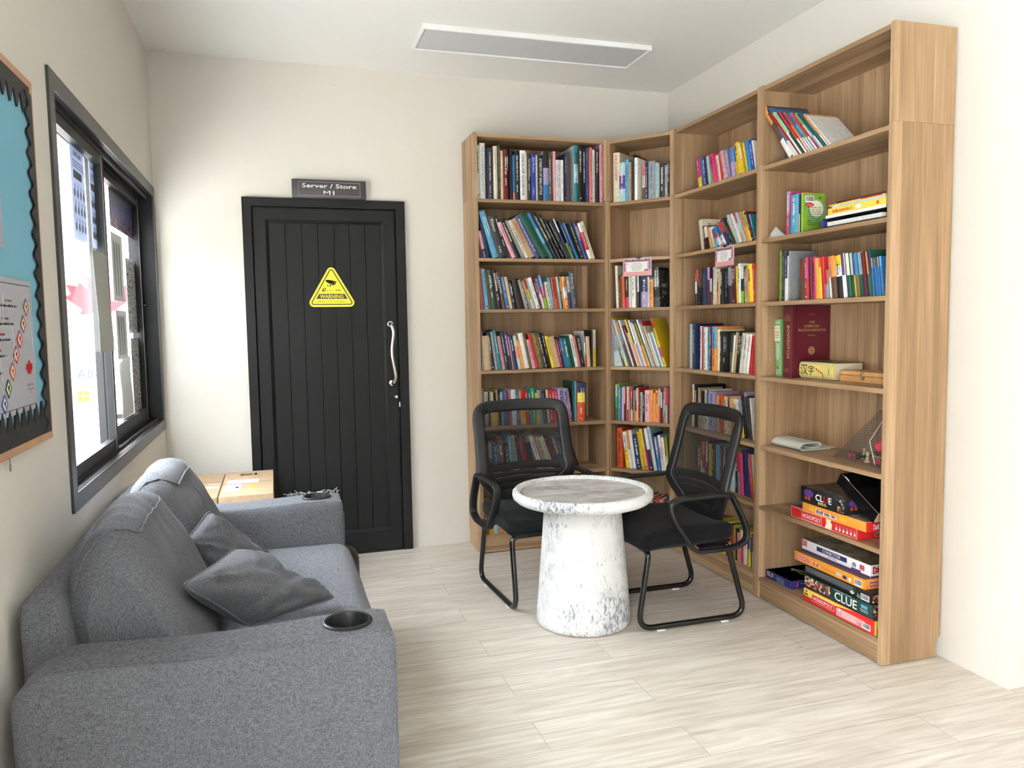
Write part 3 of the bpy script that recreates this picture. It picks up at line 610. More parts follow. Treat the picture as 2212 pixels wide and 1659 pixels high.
# warning sticker
m = MB(); zc = 1.4335; R_ = .128; yS = YB-.0112
def tri(rad, r, z_off=0, n=7):
    out = []
    for k in range(3):
        an = PI/2+2*PI*k/3; cx, cy = rad*math.cos(an), rad*math.sin(an)
        for j in range(n): t = an-PI/3+2*PI/3*j/(n-1); out.append((cx+r*math.cos(t), cy+r*math.sin(t)+z_off))
    return out
m.prism(tri(.115, .024), yS-.0012, yS, 'sign_yellow', Matrix.Translation((.317, 0, 1.508)), 'xzy')
dd = Dec(m, (.317, yS-.0012, 1.508), (1, 0, 0), (0, 0, 1), lift=.0003)
dd.poly(tri(.115, .0132), 'sign_plum', 1); dd.poly(tri(.115, .0072), 'sign_yellow', 2)
dd.poly([(-.0705, -.0086), (.0705, -.0086), (.0865, -.0372), (-.0865, -.0372)], 'sign_plum', 3)
dd.text('WARNING', 0, -.0333, .0205, 'sign_yellow', 4, bold=True, maxw=.130, sx=1.1); dd.text('24HRS CCTV Surveillance', 0, -.0570, .0105, 'ink_f', 4, maxw=.168, sx=1.2)
KX = lambda px: (px-985)*1.97e-4
KY = lambda py: (1001-py)*1.97e-4
def kp(q): return [(KX(a), KY(b_)) for a, b_ in q]
dd.poly(kp([(820, 655), (900, 648), (1090, 682), (1005, 745), (945, 750), (835, 700)]), 'ink_k', 4)
dd.poly(kp([(835, 700), (945, 755), (1000, 745), (1030, 690), (1100, 690), (1090, 790), (1030, 805), (990, 800), (900, 755)]), 'ink_f', 4.5); dd.disc(KX(1045), KY(740), .0055, 'ink_k', 5, 12)
dd.poly(kp([(1095, 690), (1130, 688), (1110, 730), (1095, 740)]), 'ink_k', 5); dd.poly(kp([(935, 785), (965, 795), (958, 850), (935, 850)]), 'ink_k', 4); dd.poly(kp([(865, 780), (880, 780), (905, 850), (870, 825)]), 'ink_k', 4)
dd.disc(KX(780), KY(920), .0090, 'ink_k', 4, 20); dd.disc(KX(780), KY(920), .0052, 'sign_yellow', 5, 20); dd.rect(KX(712), KY(965), .0095, .0045, 'ink_k', 6); dd.rect(KX(735), KY(990), .0048, .012, 'ink_k', 6)
dd.text('tp-link', KX(845), KY(965), .0085, 'ink_f', 4, align='l', maxw=.034); dd.rect(KX(1058), KY(970), .0007, .010, 'ink_f', 4); dd.text('VIGI', KX(1085), KY(970), .0100, 'ink_k', 4, align='l', bold=True, sx=1.15, maxw=.034)
tag(m.build('warning_sticker', smooth=0), 'yellow triangular CCTV surveillance warning sticker on the black door', 'sticker')
# ceiling light
cl = empty('ceiling_light', (1.335, 3.90, H)); tag(cl, 'long rectangular white framed ceiling light panel, switched off', 'ceiling light')
m = MB(); x0, x1, y0_, y1_ = -.604, .604, -.152, .152
for (a, b_, c_, d_) in ((x0, x1, y0_, y0_+.012), (x0, x1, y1_-.012, y1_), (x0, x0+.012, y0_+.012, y1_-.012), (x1-.012, x1, y0_+.012, y1_-.012)): m.rbox(a, b_, c_, d_, -.026, 0, 'panel_frame', .0015, 1)
p = m.build('light_frame'); p.parent = cl
m = MB(); m.box(x0+.012, x1-.012, y0_+.012, y1_-.012, -.020, -.012, 'panel_diffuser'); p = m.build('diffuser', smooth=0); p.parent = cl
# ---------------------------------------------------------------- notice board on the left wall
nb = empty('notice_board', (XL, 1.70, 1.03)); tag(nb, 'wood framed notice board with blue backing and black scalloped border', 'notice board')
def npart(name, m, smooth=30): o = m.build(name, smooth=smooth); o.parent = nb; o.matrix_parent_inverse = Matrix.Translation((-XL, -1.70, -1.03)); return o
Y0, Y1, ZB, ZT = 1.48, 2.275, 1.038, 1.944; xb_ = XL+.001; xf = XL+.016
m = MB()
for (a, b_, c_, d_) in ((Y0, Y1, ZB, ZB+.020), (Y0, Y1, ZT-.020, ZT), (Y0, Y0+.02, ZB+.02, ZT-.02), (Y1-.016, Y1, ZB+.02, ZT-.02)): m.rbox(xb_, xf, a, b_, c_, d_, 'board_frame', .002, 1)
npart('board_frame', m)
m = MB(); m.box(xb_, xf-.006, Y0+.01, Y1-.01, ZB+.01, ZT-.01, 'board_cyan'); npart('board_backing', m, 0)
m = MB()
def scallop(p0, dvec, inward, length, depth, pitch):
    n_ = int(length/pitch); pts = []
    for i in range(n_*6+1):
        t = i/6*pitch; dd_ = depth*(.72+.28*math.cos(2*PI*i/6)); pts.append((t, dd_))
    for i in range(len(pts)-1):
        (a, da), (b_, db) = pts[i], pts[i+1]
        A = p0+dvec*a; B_ = p0+dvec*b_; 
        q = [A, B_, B_+inward*db, A+inward*da]; x_ = Vector((.0045, 0, 0))
        m.add([v for v in q]+[v+x_ for v in q], [(0, 1, 2, 3), (4, 5, 6, 7), (2, 3, 7, 6), (0, 1, 5, 4)], 'border_black')
xs = xf-.0055
scallop(Vector((xs, Y0+.02, ZB+.018)), Vector((0, 1, 0)), Vector((0, 0, 1)), Y1-Y0-.03, .085, .05)
scallop(Vector((xs, Y0+.02, ZT-.018)), Vector((0, 1, 0)), Vector((0, 0, -1)), Y1-Y0-.03, .075, .05)
scallop(Vector((xs+.002, Y1-.014, ZB+.02)), Vector((0, 0, 1)), Vector((0, -1, 0)), ZT-ZB-.04, .055, .05)
npart('scalloped_border', m, 0)
m = MB(); xp = xs+.0022; m.box(xp, xp+.0012, 1.52, 2.165, 1.128, 1.437, 'poster_grey'); dd = Dec(m, (xp+.0012, 1.50, 1.128), (0, 1, 0), (0, 0, 1))
dd.frame(.032, .012, .621, .285, .0012, 'ink_k')
pts = [(.615, .245, 'M'), (.585, .205, 'M'), (.552, .170, 'r'), (.520, .135, 'r'), (.487, .098, 'O'), (.452, .062, 'e'), (.420, .030, 'B')]
for i in range(6): dd.line(pts[i][0], pts[i][1], pts[i+1][0], pts[i+1][1], .016, 'poster_lilac', 1)
for i, (a, b_, c_) in enumerate(pts):
    q = .0225
    dd.poly([(a-q, b_), (a, b_-q), (a+q, b_), (a, b_+q)], 'ink_'+c_, 2); q = .0165; dd.poly([(a-q, b_), (a, b_-q), (a+q, b_), (a, b_+q)], 'ink_c', 3)
    dd.disc(a, b_+.002, .006, 'ink_'+c_, 4, 5+i % 3); dd.disc(a+.004, b_-.006, .003, 'ink_'+c_, 4, 6)
    dd.marks(a-.150, b_+.010, .05, .006, 'ink_'+c_, 2, i); dd.marks(a-.180, b_-.002, .115, .006, 'ink_k', 2, i+9)
leaf(dd, .612, .098, .026, 'ink_r', 2); dd.text('Lighthouse', .613, .058, .008, 'ink_i', 2, maxw=.055); dd.text('International School', .613, .049, .005, 'ink_k', 2, maxw=.055); dd.text('Bali', .613, .041, .004, 'ink_k', 2)
for (a, b_, e_, f_) in ((.45, .27, .44, .20), (.50, .20, .505, .11), (.64, .26, .650, .10), (.646, .10, .640, .03), (.40, .16, .415, .07)): dd.line(a, b_, e_, f_, .003, 'ink_w', 5)
tag(m.build('poster', smooth=0), 'grey laminated poster with a diagonal chain of diamond signs', 'poster')
m = MB(); m.box(xp, xp+.0012, 1.53, 1.985, 1.50, 1.83, 'poster_lilac'); dd = Dec(m, (xp+.0012, 1.45, 1.50), (0, 1, 0), (0, 0, 1))
o8 = [(.37+.13*math.cos(t), .165+.12*math.sin(t)) for t in [2*PI*i/24 for i in range(24)]]
dd.poly([(.10, .03), (.49, .03), (.515, .06), (.515, .26), (.49, .29), (.10, .29)], 'ink_k', 1); dd.poly([(.10, .035), (.488, .035), (.51, .062), (.51, .258), (.488, .285), (.10, .285)], 'poster_grey', 2)
dd.rect(.40, .10, .10, .06, 'ink_r', 3); dd.rect(.42, .18, .07, .02, 'ink_m', 3)
tag(m.build('poster', smooth=0), 'lilac poster with a dark rounded outline, cut off by the photo edge', 'poster')
m = MB(); m.tube([(XL+.01+.0*math.cos(t), 1.945+.005*math.cos(t), 1.016+.008*math.sin(t)) for t in [2*PI*i/12 for i in range(12)]], .0012, 'steel', 8, closed=True); m.tube([(XL+.01, 1.945, 1.024), (XL+.01, 1.945, 1.041)], .0014, 'steel', 8)
tag(m.build('hanging_hook'), 'small metal hook hanging under the notice board', 'hook')
# ================================================================ bookcases
SHZ = [2.011, 1.684, 1.398, 1.0545, .7325, .446, .102]; HC = 2.37; TH = .018; DEP = .278
FR = {'A': ((1.0847, 4.203), 0, .80), 'B': ((1.885, 4.217), math.atan2(-.771, .637), .411), 'C': ((2.1466, 3.9005), -PI/2, .80), 'D': ((2.1466, 3.1005), -PI/2, .80)}
CASE = {'A': 'bookcase beside the black door', 'B': 'narrow bookcase set across the room corner', 'C': 'bookcase behind the chair, next to the corner one', 'D': 'nearest bookcase, the one with the board games'}
def frame_M(cab):
    (x, y), a, _ = FR[cab]; return Matrix.Translation((x, y, 0)) @ Matrix.Rotation(a, 4, 'Z')
def bookcase(cab):
    (x, y), a, W_ = FR[cab]; root = empty('bookcase', (x, y, 0), a); tag(root, 'tall oak-look '+CASE[cab], 'bookcase', 'oak-look bookcases')
    dep = DEP if cab != 'A' else .270
    def part(name, m, loc=(0, 0, 0), smooth=0):
        o = m.build(name, smooth=smooth); o.parent = root; o.location = loc; return o
    t = .0205
    def side(x0, inner):
        nonlocal_m = MB()
        # notch for a skirting at the rear foot
        pr = [(0, .004), (dep-.018, .004), (dep-.018, .060), (dep-.014, .074), (dep, .088), (dep, 2.0205), (0, 2.0205)]
        nonlocal_m.prism(pr, 0, t, 'oak_z', order='yzx')
        xi = t if inner > 0 else 0
        if cab in 'BCD':
            for yy in (.045, dep-.055):
                for k in range(56):
                    z_ = .16+k*.032
                    d = Dec(nonlocal_m, (xi, yy, z_), (0, 1, 0) if inner > 0 else (0, -1, 0), (0, 0, 1), lift=.0003); d.disc(0, 0, .0018, 'dark_hole', n=6)
        part('side_panel', nonlocal_m, (x0, 0, 0))
        m = MB(); m.box(0, t, 0, dep, 2.0215, HC, 'oak_z'); part('extension_panel', m, (x0, 0, 0))
    side(0, 1); side(W_-t, -1)
    rd = random.Random(ord(cab))
    m = MB(); m.box(t, W_-t, 0.004, dep-.004, HC-TH-.004, HC-.004, 'oak_x'); part('top_panel', m)
    for z_ in SHZ:
        m = MB(); m.box(t+.0005, W_-t-.0005, .002, dep-.006, -TH, 0, 'oak_x'); part('shelf', m, (0, 0, z_))
    m = MB(); m.box(0, W_-2*t-.001, .008, .024, .006, .102-TH-.001, 'oak_x'); part('kickboard', m, (t+.0005, 0, 0))
    m = MB(); m.box(0, W_-2*t, dep-.006, dep-.001, .004, HC-.005, 'oak_z'); part('back_panel', m, (t, 0, 0))
    return root
for c_ in 'ABCD': bookcase(c_)
# ================================================================ books
NAMES = dict(k='black', w='white', g='grey', n='navy', b='blue', s='sky blue', t='teal', e='dark green', E='green', l='lime', y='yellow', o='orange', O='red-orange', r='red', m='maroon', p='pink', h='hot pink',
             v='purple', u='lavender', c='cream', a='tan', x='brown', d='charcoal', D='dark grey', f='olive', q='pale blue', z='pale green', i='indigo', j='salmon', M='rust red', B='royal blue')
CN = {'A': 'bookcase by the door', 'B': 'narrow corner bookcase', 'C': 'bookcase right of the corner', 'D': 'nearest bookcase'}
SN = {2.011: 'top', 1.684: 'second', 1.398: 'third', 1.0545: 'fourth', .7325: 'fifth', .446: 'sixth', .102: 'bottom'}
def ordn(n): return '%d%s' % (n, 'th' if 10 <= n % 100 <= 20 else {1: 'st', 2: 'nd', 3: 'rd'}.get(n % 10, 'th'))
def near_z(z): return min(SHZ, key=lambda a: abs(a-z))
def book_mesh(m, w_, L, D, bands, tcol, title, seed, pages_in=None, M=None, hard=None, main=None):
    rd = random.Random(seed)
    t = .0022 if w_ > .012 else max(.0006, w_*.12); ins = .003 if w_ > .014 else .0008
    main = main or 'cover_'+bands[len(bands)//2]
    bul = min(.006, w_*.16) if w_ > .010 else .0006
    prof = [(0, .004), (w_*.12, bul*.35), (w_*.5, 0), (w_*.88, bul*.35), (w_, .004)]
    if w_ <= .010: prof = [(0, .0012), (w_*.3, 0), (w_*.7, 0), (w_, .0012)]
    inner = [(w_-t, .006), (t, .006)]; n = len(bands)
    for i, c_ in enumerate(bands):
        z1 = L*(1-i/n); z0 = L*(1-(i+1)/n)
        m.prism(prof+inner, z0, z1, 'cover_'+c_, M)
    y0 = prof[0][1]
    m.box(0, t, y0, D, 0, L, main, M); m.box(w_-t, w_, y0, D, 0, L, main, M)
    pm, pM = (pages_in, None) if pages_in is not None else (m, M)
    pm.box(t, w_-t, .006, D-.004, ins, L-ins, 'page_paper', pM)
    if tcol != '-' and w_ > .005 and title != '-':
        h = min(w_*.50, .020)
        yl = -.0004 if w_ > .010 else -.0003
        d = Dec(m, (w_/2, yl, L), (0, 0, -1), (1, 0, 0), lift=.0002, M=M)   # reads downwards
        ink = 'ink_'+tcol
        if title[0] == '^':
            dv = Dec(m, (w_/2, yl, L), (1, 0, 0), (0, 0, 1), lift=.0002, M=M)
            for i, ch in enumerate(title[1:]): dv.text(ch, 0, -.03-i*.021, .015, ink)
        elif title == '*':
            l1 = L*rd.uniform(.3, .6); s0 = L*rd.uniform(.06, .14); q_ = h*rd.uniform(.42, .72); d.marks(s0, -q_*.5, l1, q_, ink, 1, seed)
            if rd.random() < .6: d.marks(s0+l1+L*.07, -h*.3, L*.16, h*.5, ink, 1, seed+1)
            if rd.random() < .25: d.disc(L*.93, 0, min(.004, w_*.2), ink, 1, 10)
            if w_ > .022 and rd.random() < .5: d.marks(s0, h*.55, l1*.8, h*.32, ink, 1, seed+2)
        else:
            tl = min(L*.80, len(title)*h*.78); d.text(title, L*.07, -h*.45, h*.9, ink, 1, align='l', maxw=L*.84, bold=(title.isupper()), sx=1.0)
            if len(title) < 12: d.marks(L*.72, -h*.25, L*.16, h*.45, ink, 1, seed)
STUFF = MB(); BOOKS = {}
def book_matrix(cab, s, z, sb, lean, w_):
    th = math.radians(lean); M = frame_M(cab)
    if th >= 0: return M @ Matrix.Translation((s, sb, z+.0003)) @ Matrix.Rotation(-th, 4, 'Y')
    return M @ Matrix.Translation((s+w_/math.cos(th), sb, z+.0003)) @ Matrix.Rotation(-th, 4, 'Y') @ Matrix.Translation((-w_, 0, 0))
def SHELF(cab, z, sb, data):
    zz = near_z(z); nth = 0
    for row in data.split('|'):
        a = row.split(','); s, L, w_, lean = int(a[0])/1e4, int(a[1])/1e3, int(a[2])/1e4, float(a[3]); bands = a[4].split('-'); nth += 1
        seed = int(s*1e5+zz*777+ord(cab)) % 99991; rd = random.Random(seed)
        ysb = sb+(rd.uniform(0, .010) if nth % 3 else 0)
        D = min(.235-ysb, L*rd.uniform(.66, .74))
        M = book_matrix(cab, s, zz, ysb, lean, w_); vis = zz < 1.5
        if a[7] == '0':
            book_mesh(STUFF, w_, L, D, bands, a[5], a[6], seed, M=M); continue
        m = MB(); pm = MB() if (vis and w_ > .008) else None
        book_mesh(m, w_, L, D, bands, a[5], a[6], seed, pm)
        o = m.build('book', M=M)
        if pm: p = pm.build('pages', smooth=0); p.parent = o
        cs = []
        for b_ in bands:
            if NAMES[b_] not in cs: cs.append(NAMES[b_])
        cname = cs[0] if len(cs) == 1 else (cs[0]+' and '+cs[1] if len(cs) == 2 else cs[0]+', '+cs[1]+' and '+cs[2])
        sh = SN[zz]+' shelf of '+CN[cab]
        if a[6] not in '*-' and a[6][0] != '^' and a[6] not in ('IAIN BANKS', 'PAUL', 'ALAN', 'The Woolf'): lab = '%s book lettered %s, %s' % (cname, a[6], sh)
        else:
            lab = '%s book, %s from the left, %s' % (cname, ordn(nth), sh)
            if a[5] != '-' and len(cs) == 1 and cs[0] != NAMES[a[5]]: lab = '%s book with %s print, %s from left, %s' % (cname, NAMES[a[5]], ordn(nth), sh)
        for a_, b_ in (('from the left', 'from left'), (' shelf of ', ' shelf, '), ('bookcase right of the corner', 'case right of corner'), ('narrow corner bookcase', 'corner bookcase'), ('bookcase by the door', 'door-side bookcase')):
            if len(lab.split()) > 16: lab = lab.replace(a_, b_)
        tag(o, lab, 'book', 'books on the %s shelf of the %s' % (SN[zz], CN[cab])); BOOKS[(cab, zz, nth)] = o
SHELF('A',2.011,0.012,"""168,292,230,0,z,k,*,1|405,306,298,0,w,g,ATLAS OF BIRD MIGRATION,1|709,280,113,0,k,-,-,1|828,280,341,0,n,a,*,1|1175,293,228,0,c,a,*,1|1410,301,151,0,d,a,*,1|1566,270,177,0,a,w,*,1|1749,278,283,0,m,w,*,1|2091,282,189,0,k,n,*,1|2286,249,126,0,b-b-b-b-b-j,-,-,1|2418,274,312,0,k,w,*,1|2735,276,313,0,w,k,LANDSCAPE GUIDEBOOK,1|3055,268,101,0,c,-,-,1|3161,251,224,0,d,c,*,1|3391,259,262,0,B,w,Bali Modern,1|3659,256,139,0,c,-,-,1|3805,254,296,0,k,w,STREETS OF BALI STYLE,1|4107,278,330,0,k-u-b,-,-,1|4443,262,184,0,f,w,*,1|4715,281,141,0,p,-,-,1|4862,234,163,0,w,k,*,1|5031,235,158,0,w,k,*,1|5196,235,153,0,w,k,*,1|5410,274,132,0,n,c,*,1|5548,282,215,0,x,-,-,1|5990,322,249,0,t-q-t,k,*,1|6245,318,284,0,k,c,*,1|6535,315,206,0,k,w,*,1|6747,311,185,0,i,s,Okavango,1|6937,314,191,0,j,m,*,1|7134,303,191,0,w,g,*,1|7331,311,254,0,k,c,Balinese Gardens,1|7591,333,175,0,p,h,*,1""")
SHELF('A',1.683,0.012,"""514,153,203,12,p-p-n,w,*,1|728,201,166,12,n,t,*,1|1061,269,332,17,s,w,*,1|1414,238,411,16,d,c,Khmer,1|1848,248,203,17,k,w,*,1|2185,214,214,23,p,h,*,1|2424,228,304,24,k,c,*,1|2764,231,194,25,g,-,-,1|2985,233,209,27,c,k,*,1|3226,242,354,27,a,r,*,1|3631,266,281,28,i,w,Western Landscaping Book,1|3956,284,387,29,e,t,TREES,1|4405,283,102,29,e,-,-,1|4528,290,210,29,b-s-t,-,-,1|4774,286,210,29,k,c,THE LAST RAIN FORESTS,1|5021,274,213,28,k,z,THE SMALL GARDEN,1|5270,254,140,28,k,w,*,1|5435,244,124,27,d,c,*,1|5581,246,95,26,d,-,-,0|5693,249,92,25,w-i-d,-,-,0|5801,98,124,24,l,k,*,0|5943,235,139,24,n,w,*,1|6102,222,148,23,b,a,*,1|6270,208,103,22,k,-,-,0|6387,219,206,21,d,c,*,1|6615,223,224,20,i,w,*,1|6860,216,214,19,w-r-r-w,w,*,1|7092,227,207,19,c,t,*,1""")
SHELF('A',1.396,0.015,"""292,235,267,3,M,-,-,1|566,227,209,5,s,n,*,1|782,218,189,7,x,-,-,1|978,221,228,8,e,w,*,1|1215,218,72,9,m,-,-,0|1294,220,268,9,k,w,*,1|1571,211,229,10,x,w,*,1|1809,186,190,10,b,w,*,1|2009,184,171,10,a,-,-,1|2189,162,289,11,k,w,*,1|2489,170,427,12,k,g,-,1|2932,170,131,15,a,-,-,0|3074,173,167,18,b,w,*,1|3256,165,110,18,a,-,-,0|3378,177,110,18,r-y-w,-,-,0|3500,178,111,17,q,-,-,0|3622,184,228,17,w,k,*,1|3867,175,124,16,m,w,*,0|4002,178,141,15,u-w,k,*,0|4154,195,194,13,s-h-l,w,*,1|4360,156,229,10,c,k,*,1|4599,181,173,10,s,w,*,1|4781,184,272,9,O,k,*,1|5062,186,105,8,w-q,-,-,0|5175,184,89,8,k,c,*,0|5270,186,97,8,o,-,-,0|5375,186,230,7,o-w-o,m,*,1|5613,187,223,6,g-n,w,*,1|5843,218,329,6,D,w,Follow Up,1""")
SHELF('A',1.054,0.015,"""231,265,77,0,x,k,*,0|314,219,138,2,g,-,-,1|458,195,391,4,a,-,-,1|856,211,246,7,d,q,*,1|1110,218,174,8,g,-,-,1|1292,230,210,9,t,w,*,1|1511,193,211,9,p,r,*,1|1731,219,194,9,d,w,*,1|1933,219,194,9,v-v-d,w,*,1|2136,190,103,9,p,-,-,0|2247,194,213,10,n,w,*,1|2469,195,195,10,z-j-q,w,*,1|2673,170,195,11,o,-,-,1|2877,208,287,11,w,-,-,1|3176,203,140,12,f,-,-,1|3326,172,213,13,p,m,*,1|3551,205,177,14,r,-,-,1|3739,209,342,14,f,o,*,1|4098,215,215,14,d,w,*,1|4325,208,171,14,k,w,*,1|4507,190,187,13,y,k,*,1|4705,184,385,13,a,-,-,1|5107,170,107,12,h,w,*,0|5222,180,88,12,k,w,*,0|5318,176,182,12,b,w,*,1|5511,172,315,12,t,w,*,1|5839,188,146,12,e,-,-,1|5994,193,241,12,w,e,*,1|6246,186,116,12,j,-,-,0|6371,185,209,11,k,w,IAIN BANKS,1|6644,214,72,5,u-w-r,-,-,0|6723,180,241,3,a,-,-,1|6997,217,84,0,k,-,-,0|7088,219,230,0,c-y,g,*,1""")
SHELF('A',0.733,0.03,"""292,218,176,1,g,-,-,1|474,198,249,1,c,t,*,1|730,199,67,2,k,-,-,0|803,199,122,2,a,-,-,0|931,195,104,2,c,-,-,0|1041,192,159,2,k-y,k,*,1|1206,209,123,2,a,-,-,1|1335,207,160,2,k,a,*,1|1501,194,86,3,q,-,-,0|1593,199,123,3,b,-,-,0|1723,199,153,3,b,r,*,1|1882,198,113,3,r,-,-,0|2001,194,124,3,u,-,-,0|2131,204,292,3,w,g,The Woolf,1|2429,198,162,3,b,w,*,1|2597,195,144,3,o,-,-,1|2747,197,238,4,r-y,k,*,1|2992,198,182,4,r,w,*,1|3180,199,182,4,t,w,*,1|3369,209,259,4,E,c,*,1|3634,179,127,4,y,k,*,0|3767,196,108,4,q,-,-,0|3881,196,146,4,g,-,-,1|4033,195,127,4,n,w,*,0|4167,195,128,4,k,-,-,0|4301,196,128,4,c,-,-,0|4435,195,205,4,r,w,*,1|4646,193,205,5,r,w,*,1|4858,185,244,6,h,p,*,1|5109,199,322,6,u,n,*,1|5438,198,315,6,u,n,*,1|5761,198,118,8,r,w,*,0|5886,238,80,2,e,-,-,0|5972,238,162,0,s,-,-,1|6140,226,493,-1,n-y-O-O,w,*,1|6640,228,65,0,d,-,-,0""")
SHELF('A',0.446,0.03,"""567,201,141,2,k,a,*,0|714,195,215,2,a-d,w,*,1|935,185,455,4,b-b-a,y,*,1|1396,224,326,7,M,w,*,1|1731,182,309,6,d,a,*,1|2048,227,217,7,s,w,*,1|2272,225,254,8,w,k,*,1|2535,214,274,8,d,-,-,1|2817,211,292,10,r,k,*,1|3120,177,421,12,k,-,-,1|3557,222,195,17,u-g,-,-,0|3767,226,249,18,w,n,*,1|4035,218,139,19,j,-,-,0|4188,218,229,20,c,k,*,1|4438,217,266,20,c,g,*,1|4728,191,358,20,m,-,-,1|5116,206,179,18,p-t,-,-,0|5310,208,217,18,t,w,*,0|5545,206,144,17,r-q,-,-,0|5701,212,332,17,r,w,*,1|6054,223,219,18,k,r,*,1""")
SHELF('A',0.102,0.03,"""353,189,257,0,O,k,-,0|616,188,280,0,v-y,-,*,0|903,157,290,0,q,k,-,0|1199,151,319,0,o,w,*,0|1524,161,280,0,c,k,*,0|1810,174,315,0,c,w,-,0|2130,164,143,0,t,k,-,0|2280,157,227,0,m,-,*,0|2513,152,319,0,r,-,-,0|2838,184,262,0,r,-,-,0|3106,165,311,0,k-r,w,-,0|3423,152,160,0,O,-,*,0|3589,155,228,0,n,k,-,0|3823,170,185,0,w,k,-,0|4014,154,242,0,h-w,k,*,0|4262,167,248,0,y,w,-,0|4516,171,140,0,h-w,w,-,0|4662,161,179,0,v-y,w,-,0|4848,177,192,0,t,w,*,0|5045,175,314,0,t,k,*,0|5365,179,285,0,y,-,-,0|5656,151,169,0,j,k,-,0|5830,168,291,0,o,w,*,0|6127,189,165,0,b-w,k,-,0|6298,184,256,0,k,-,*,0|6560,175,162,0,o,w,*,0|6728,167,138,0,k,w,-,0|6873,162,305,0,s,-,*,0|7184,189,178,0,s,k,-,0|7368,169,179,0,t,k,-,0""")
SHELF('B',2.011,0.012,"""327,286,398,0,c,r,^世界历史全知道,1|732,225,379,0,q-v-q,w,*,1|1117,236,223,0,s,n,*,1|1346,220,156,0,a,-,-,1|1509,213,110,0,d,-,-,0|1625,259,70,0,d,-,-,0|1700,240,195,0,w,g,*,1|2151,201,203,0,j-c-f,r,*,1|2360,205,182,0,n,w,*,1|2548,209,411,0,g,b,*,1|2965,197,189,0,q,b,*,1|3160,190,67,0,z,-,-,0|3233,187,284,0,d,w,*,1|3523,177,196,0,g,w,Genesis,1|3724,197,118,0,k,w,*,0""")
SHELF('B',1.397,0.012,"""512,248,171,2,c,-,-,1|688,190,110,2,m,c,*,0|804,187,94,2,f,-,-,0|904,187,194,2,O,-,-,1|1104,186,228,1,k-k-h,w,*,1|1338,185,157,1,c,-,-,1|1501,184,250,1,w,k,*,1|1758,180,117,1,f,-,-,0|1880,180,116,1,w-k,-,-,0|2002,177,91,0,k,-,-,0|2100,177,420,1,n-u,w,*,1|2526,175,109,1,w,r,*,0|2641,159,214,2,o,k,*,1|2862,226,360,2,D-g-k-D,w,*,1""")
SHELF('B',1.054,0.012,"""106,276,181,0,u,-,-,1|293,245,103,1,j-l-y,-,-,0|402,180,536,3,g-q,-,-,1|945,273,107,17,u-x,-,-,1|1064,298,106,18,y,-,-,1|1182,284,116,18,q,-,-,1|1310,274,96,18,o-f,-,-,0|1417,238,126,18,b-k-k,-,-,1|1556,285,114,19,w,g,*,1|1683,252,84,19,m,-,-,0|1778,248,84,19,m,w,*,0|1873,208,74,19,w,-,-,0|1958,289,113,19,y-o,-,-,1|2084,285,93,19,i-w,-,-,0|2188,284,93,19,w-u,-,-,1|2293,272,83,19,w,-,-,0|2387,259,83,19,c,-,-,0|2480,263,92,19,x-j,-,-,0|2584,265,91,20,l-y,-,-,0|2688,263,81,20,m,-,-,0|2781,289,91,20,w-q,-,-,1|2884,260,81,20,z,-,-,0|2976,281,81,20,r,-,-,0|3069,250,81,20,c,-,-,0|3161,205,100,19,w,-,-,0|3273,205,109,19,s,-,-,0|3395,213,119,19,w,-,-,0|3527,292,138,18,r-y-y-h-y,k,*,1""")
SHELF('B',0.735,0.02,"""396,214,140,0,z-E-f,-,-,1|542,220,71,0,l,-,-,0|618,201,155,0,b,w,*,1|779,196,78,0,w,-,-,0|863,202,93,0,p,-,-,0|962,202,96,0,p-m,-,-,0|1064,202,70,0,j,-,-,0|1140,202,96,0,w-w-n,-,-,0|1242,185,100,0,j,-,-,0|1347,198,137,0,r-e-c,w,*,0|1490,204,69,0,d,-,-,0|1565,183,76,0,j,-,-,0|1647,183,125,0,s-f-y,-,-,0|1778,198,87,1,c,-,-,0|1871,200,113,1,r,w,*,0|1990,173,142,0,z,k,*,0|2138,180,134,0,k,w,*,0|2278,186,306,0,p,m,*,1|2589,188,187,0,o,-,-,1|2782,172,154,0,o,-,-,1|2942,188,196,0,o,k,EMOTIONS,1|3144,197,66,0,w-j,-,-,0|3216,194,55,0,q-r,-,-,0|3277,177,77,0,w-k,-,-,0|3360,204,116,0,v-u-h,w,*,0|3481,205,101,0,o-l,w,*,0|3589,207,76,0,r-q,-,-,0|3670,205,54,0,h-r,-,-,0|3731,202,51,0,v,-,-,0""")
SHELF('B',0.446,0.03,"""429,238,341,1,O,k,*,1|1024,219,258,7,w-y,k,*,1|1290,228,163,7,o-w,-,-,1|1461,229,199,8,w,-,-,1|1668,203,383,8,n,w,*,1|2061,227,177,9,y,k,*,1|2246,244,194,10,y-o,k,*,1|2450,240,121,10,i-v,-,-,1|2579,250,203,10,w-m,w,*,1|2791,260,216,11,q,n,*,1|3017,219,83,10,n,-,-,0|3108,202,155,9,u-b,w,*,1|3271,212,173,8,w-q-w,r,*,1|3451,201,172,7,c,k,*,1|3631,185,65,6,r-w,-,-,0|3703,206,65,6,l,-,-,0""")
SHELF('B',0.102,0.03,"""200,152,286,0,t,k,-,0|492,192,146,0,w-r,-,-,0|644,198,272,0,c,-,*,0|921,179,220,0,r,k,-,0|1148,166,158,0,w-r,k,-,0|1312,191,292,0,h-w,k,-,0|1610,182,280,0,o,k,*,0|1895,193,158,0,s,k,-,0|2059,176,213,0,w,w,*,0|2279,192,217,0,m,k,*,0|2502,186,223,0,o,w,-,0|2731,165,215,0,v-y,-,-,0|2952,186,138,0,r,w,*,0|3096,179,267,0,j,-,*,0|3369,161,189,0,O,-,*,0|3564,199,230,0,n,w,*,0""")
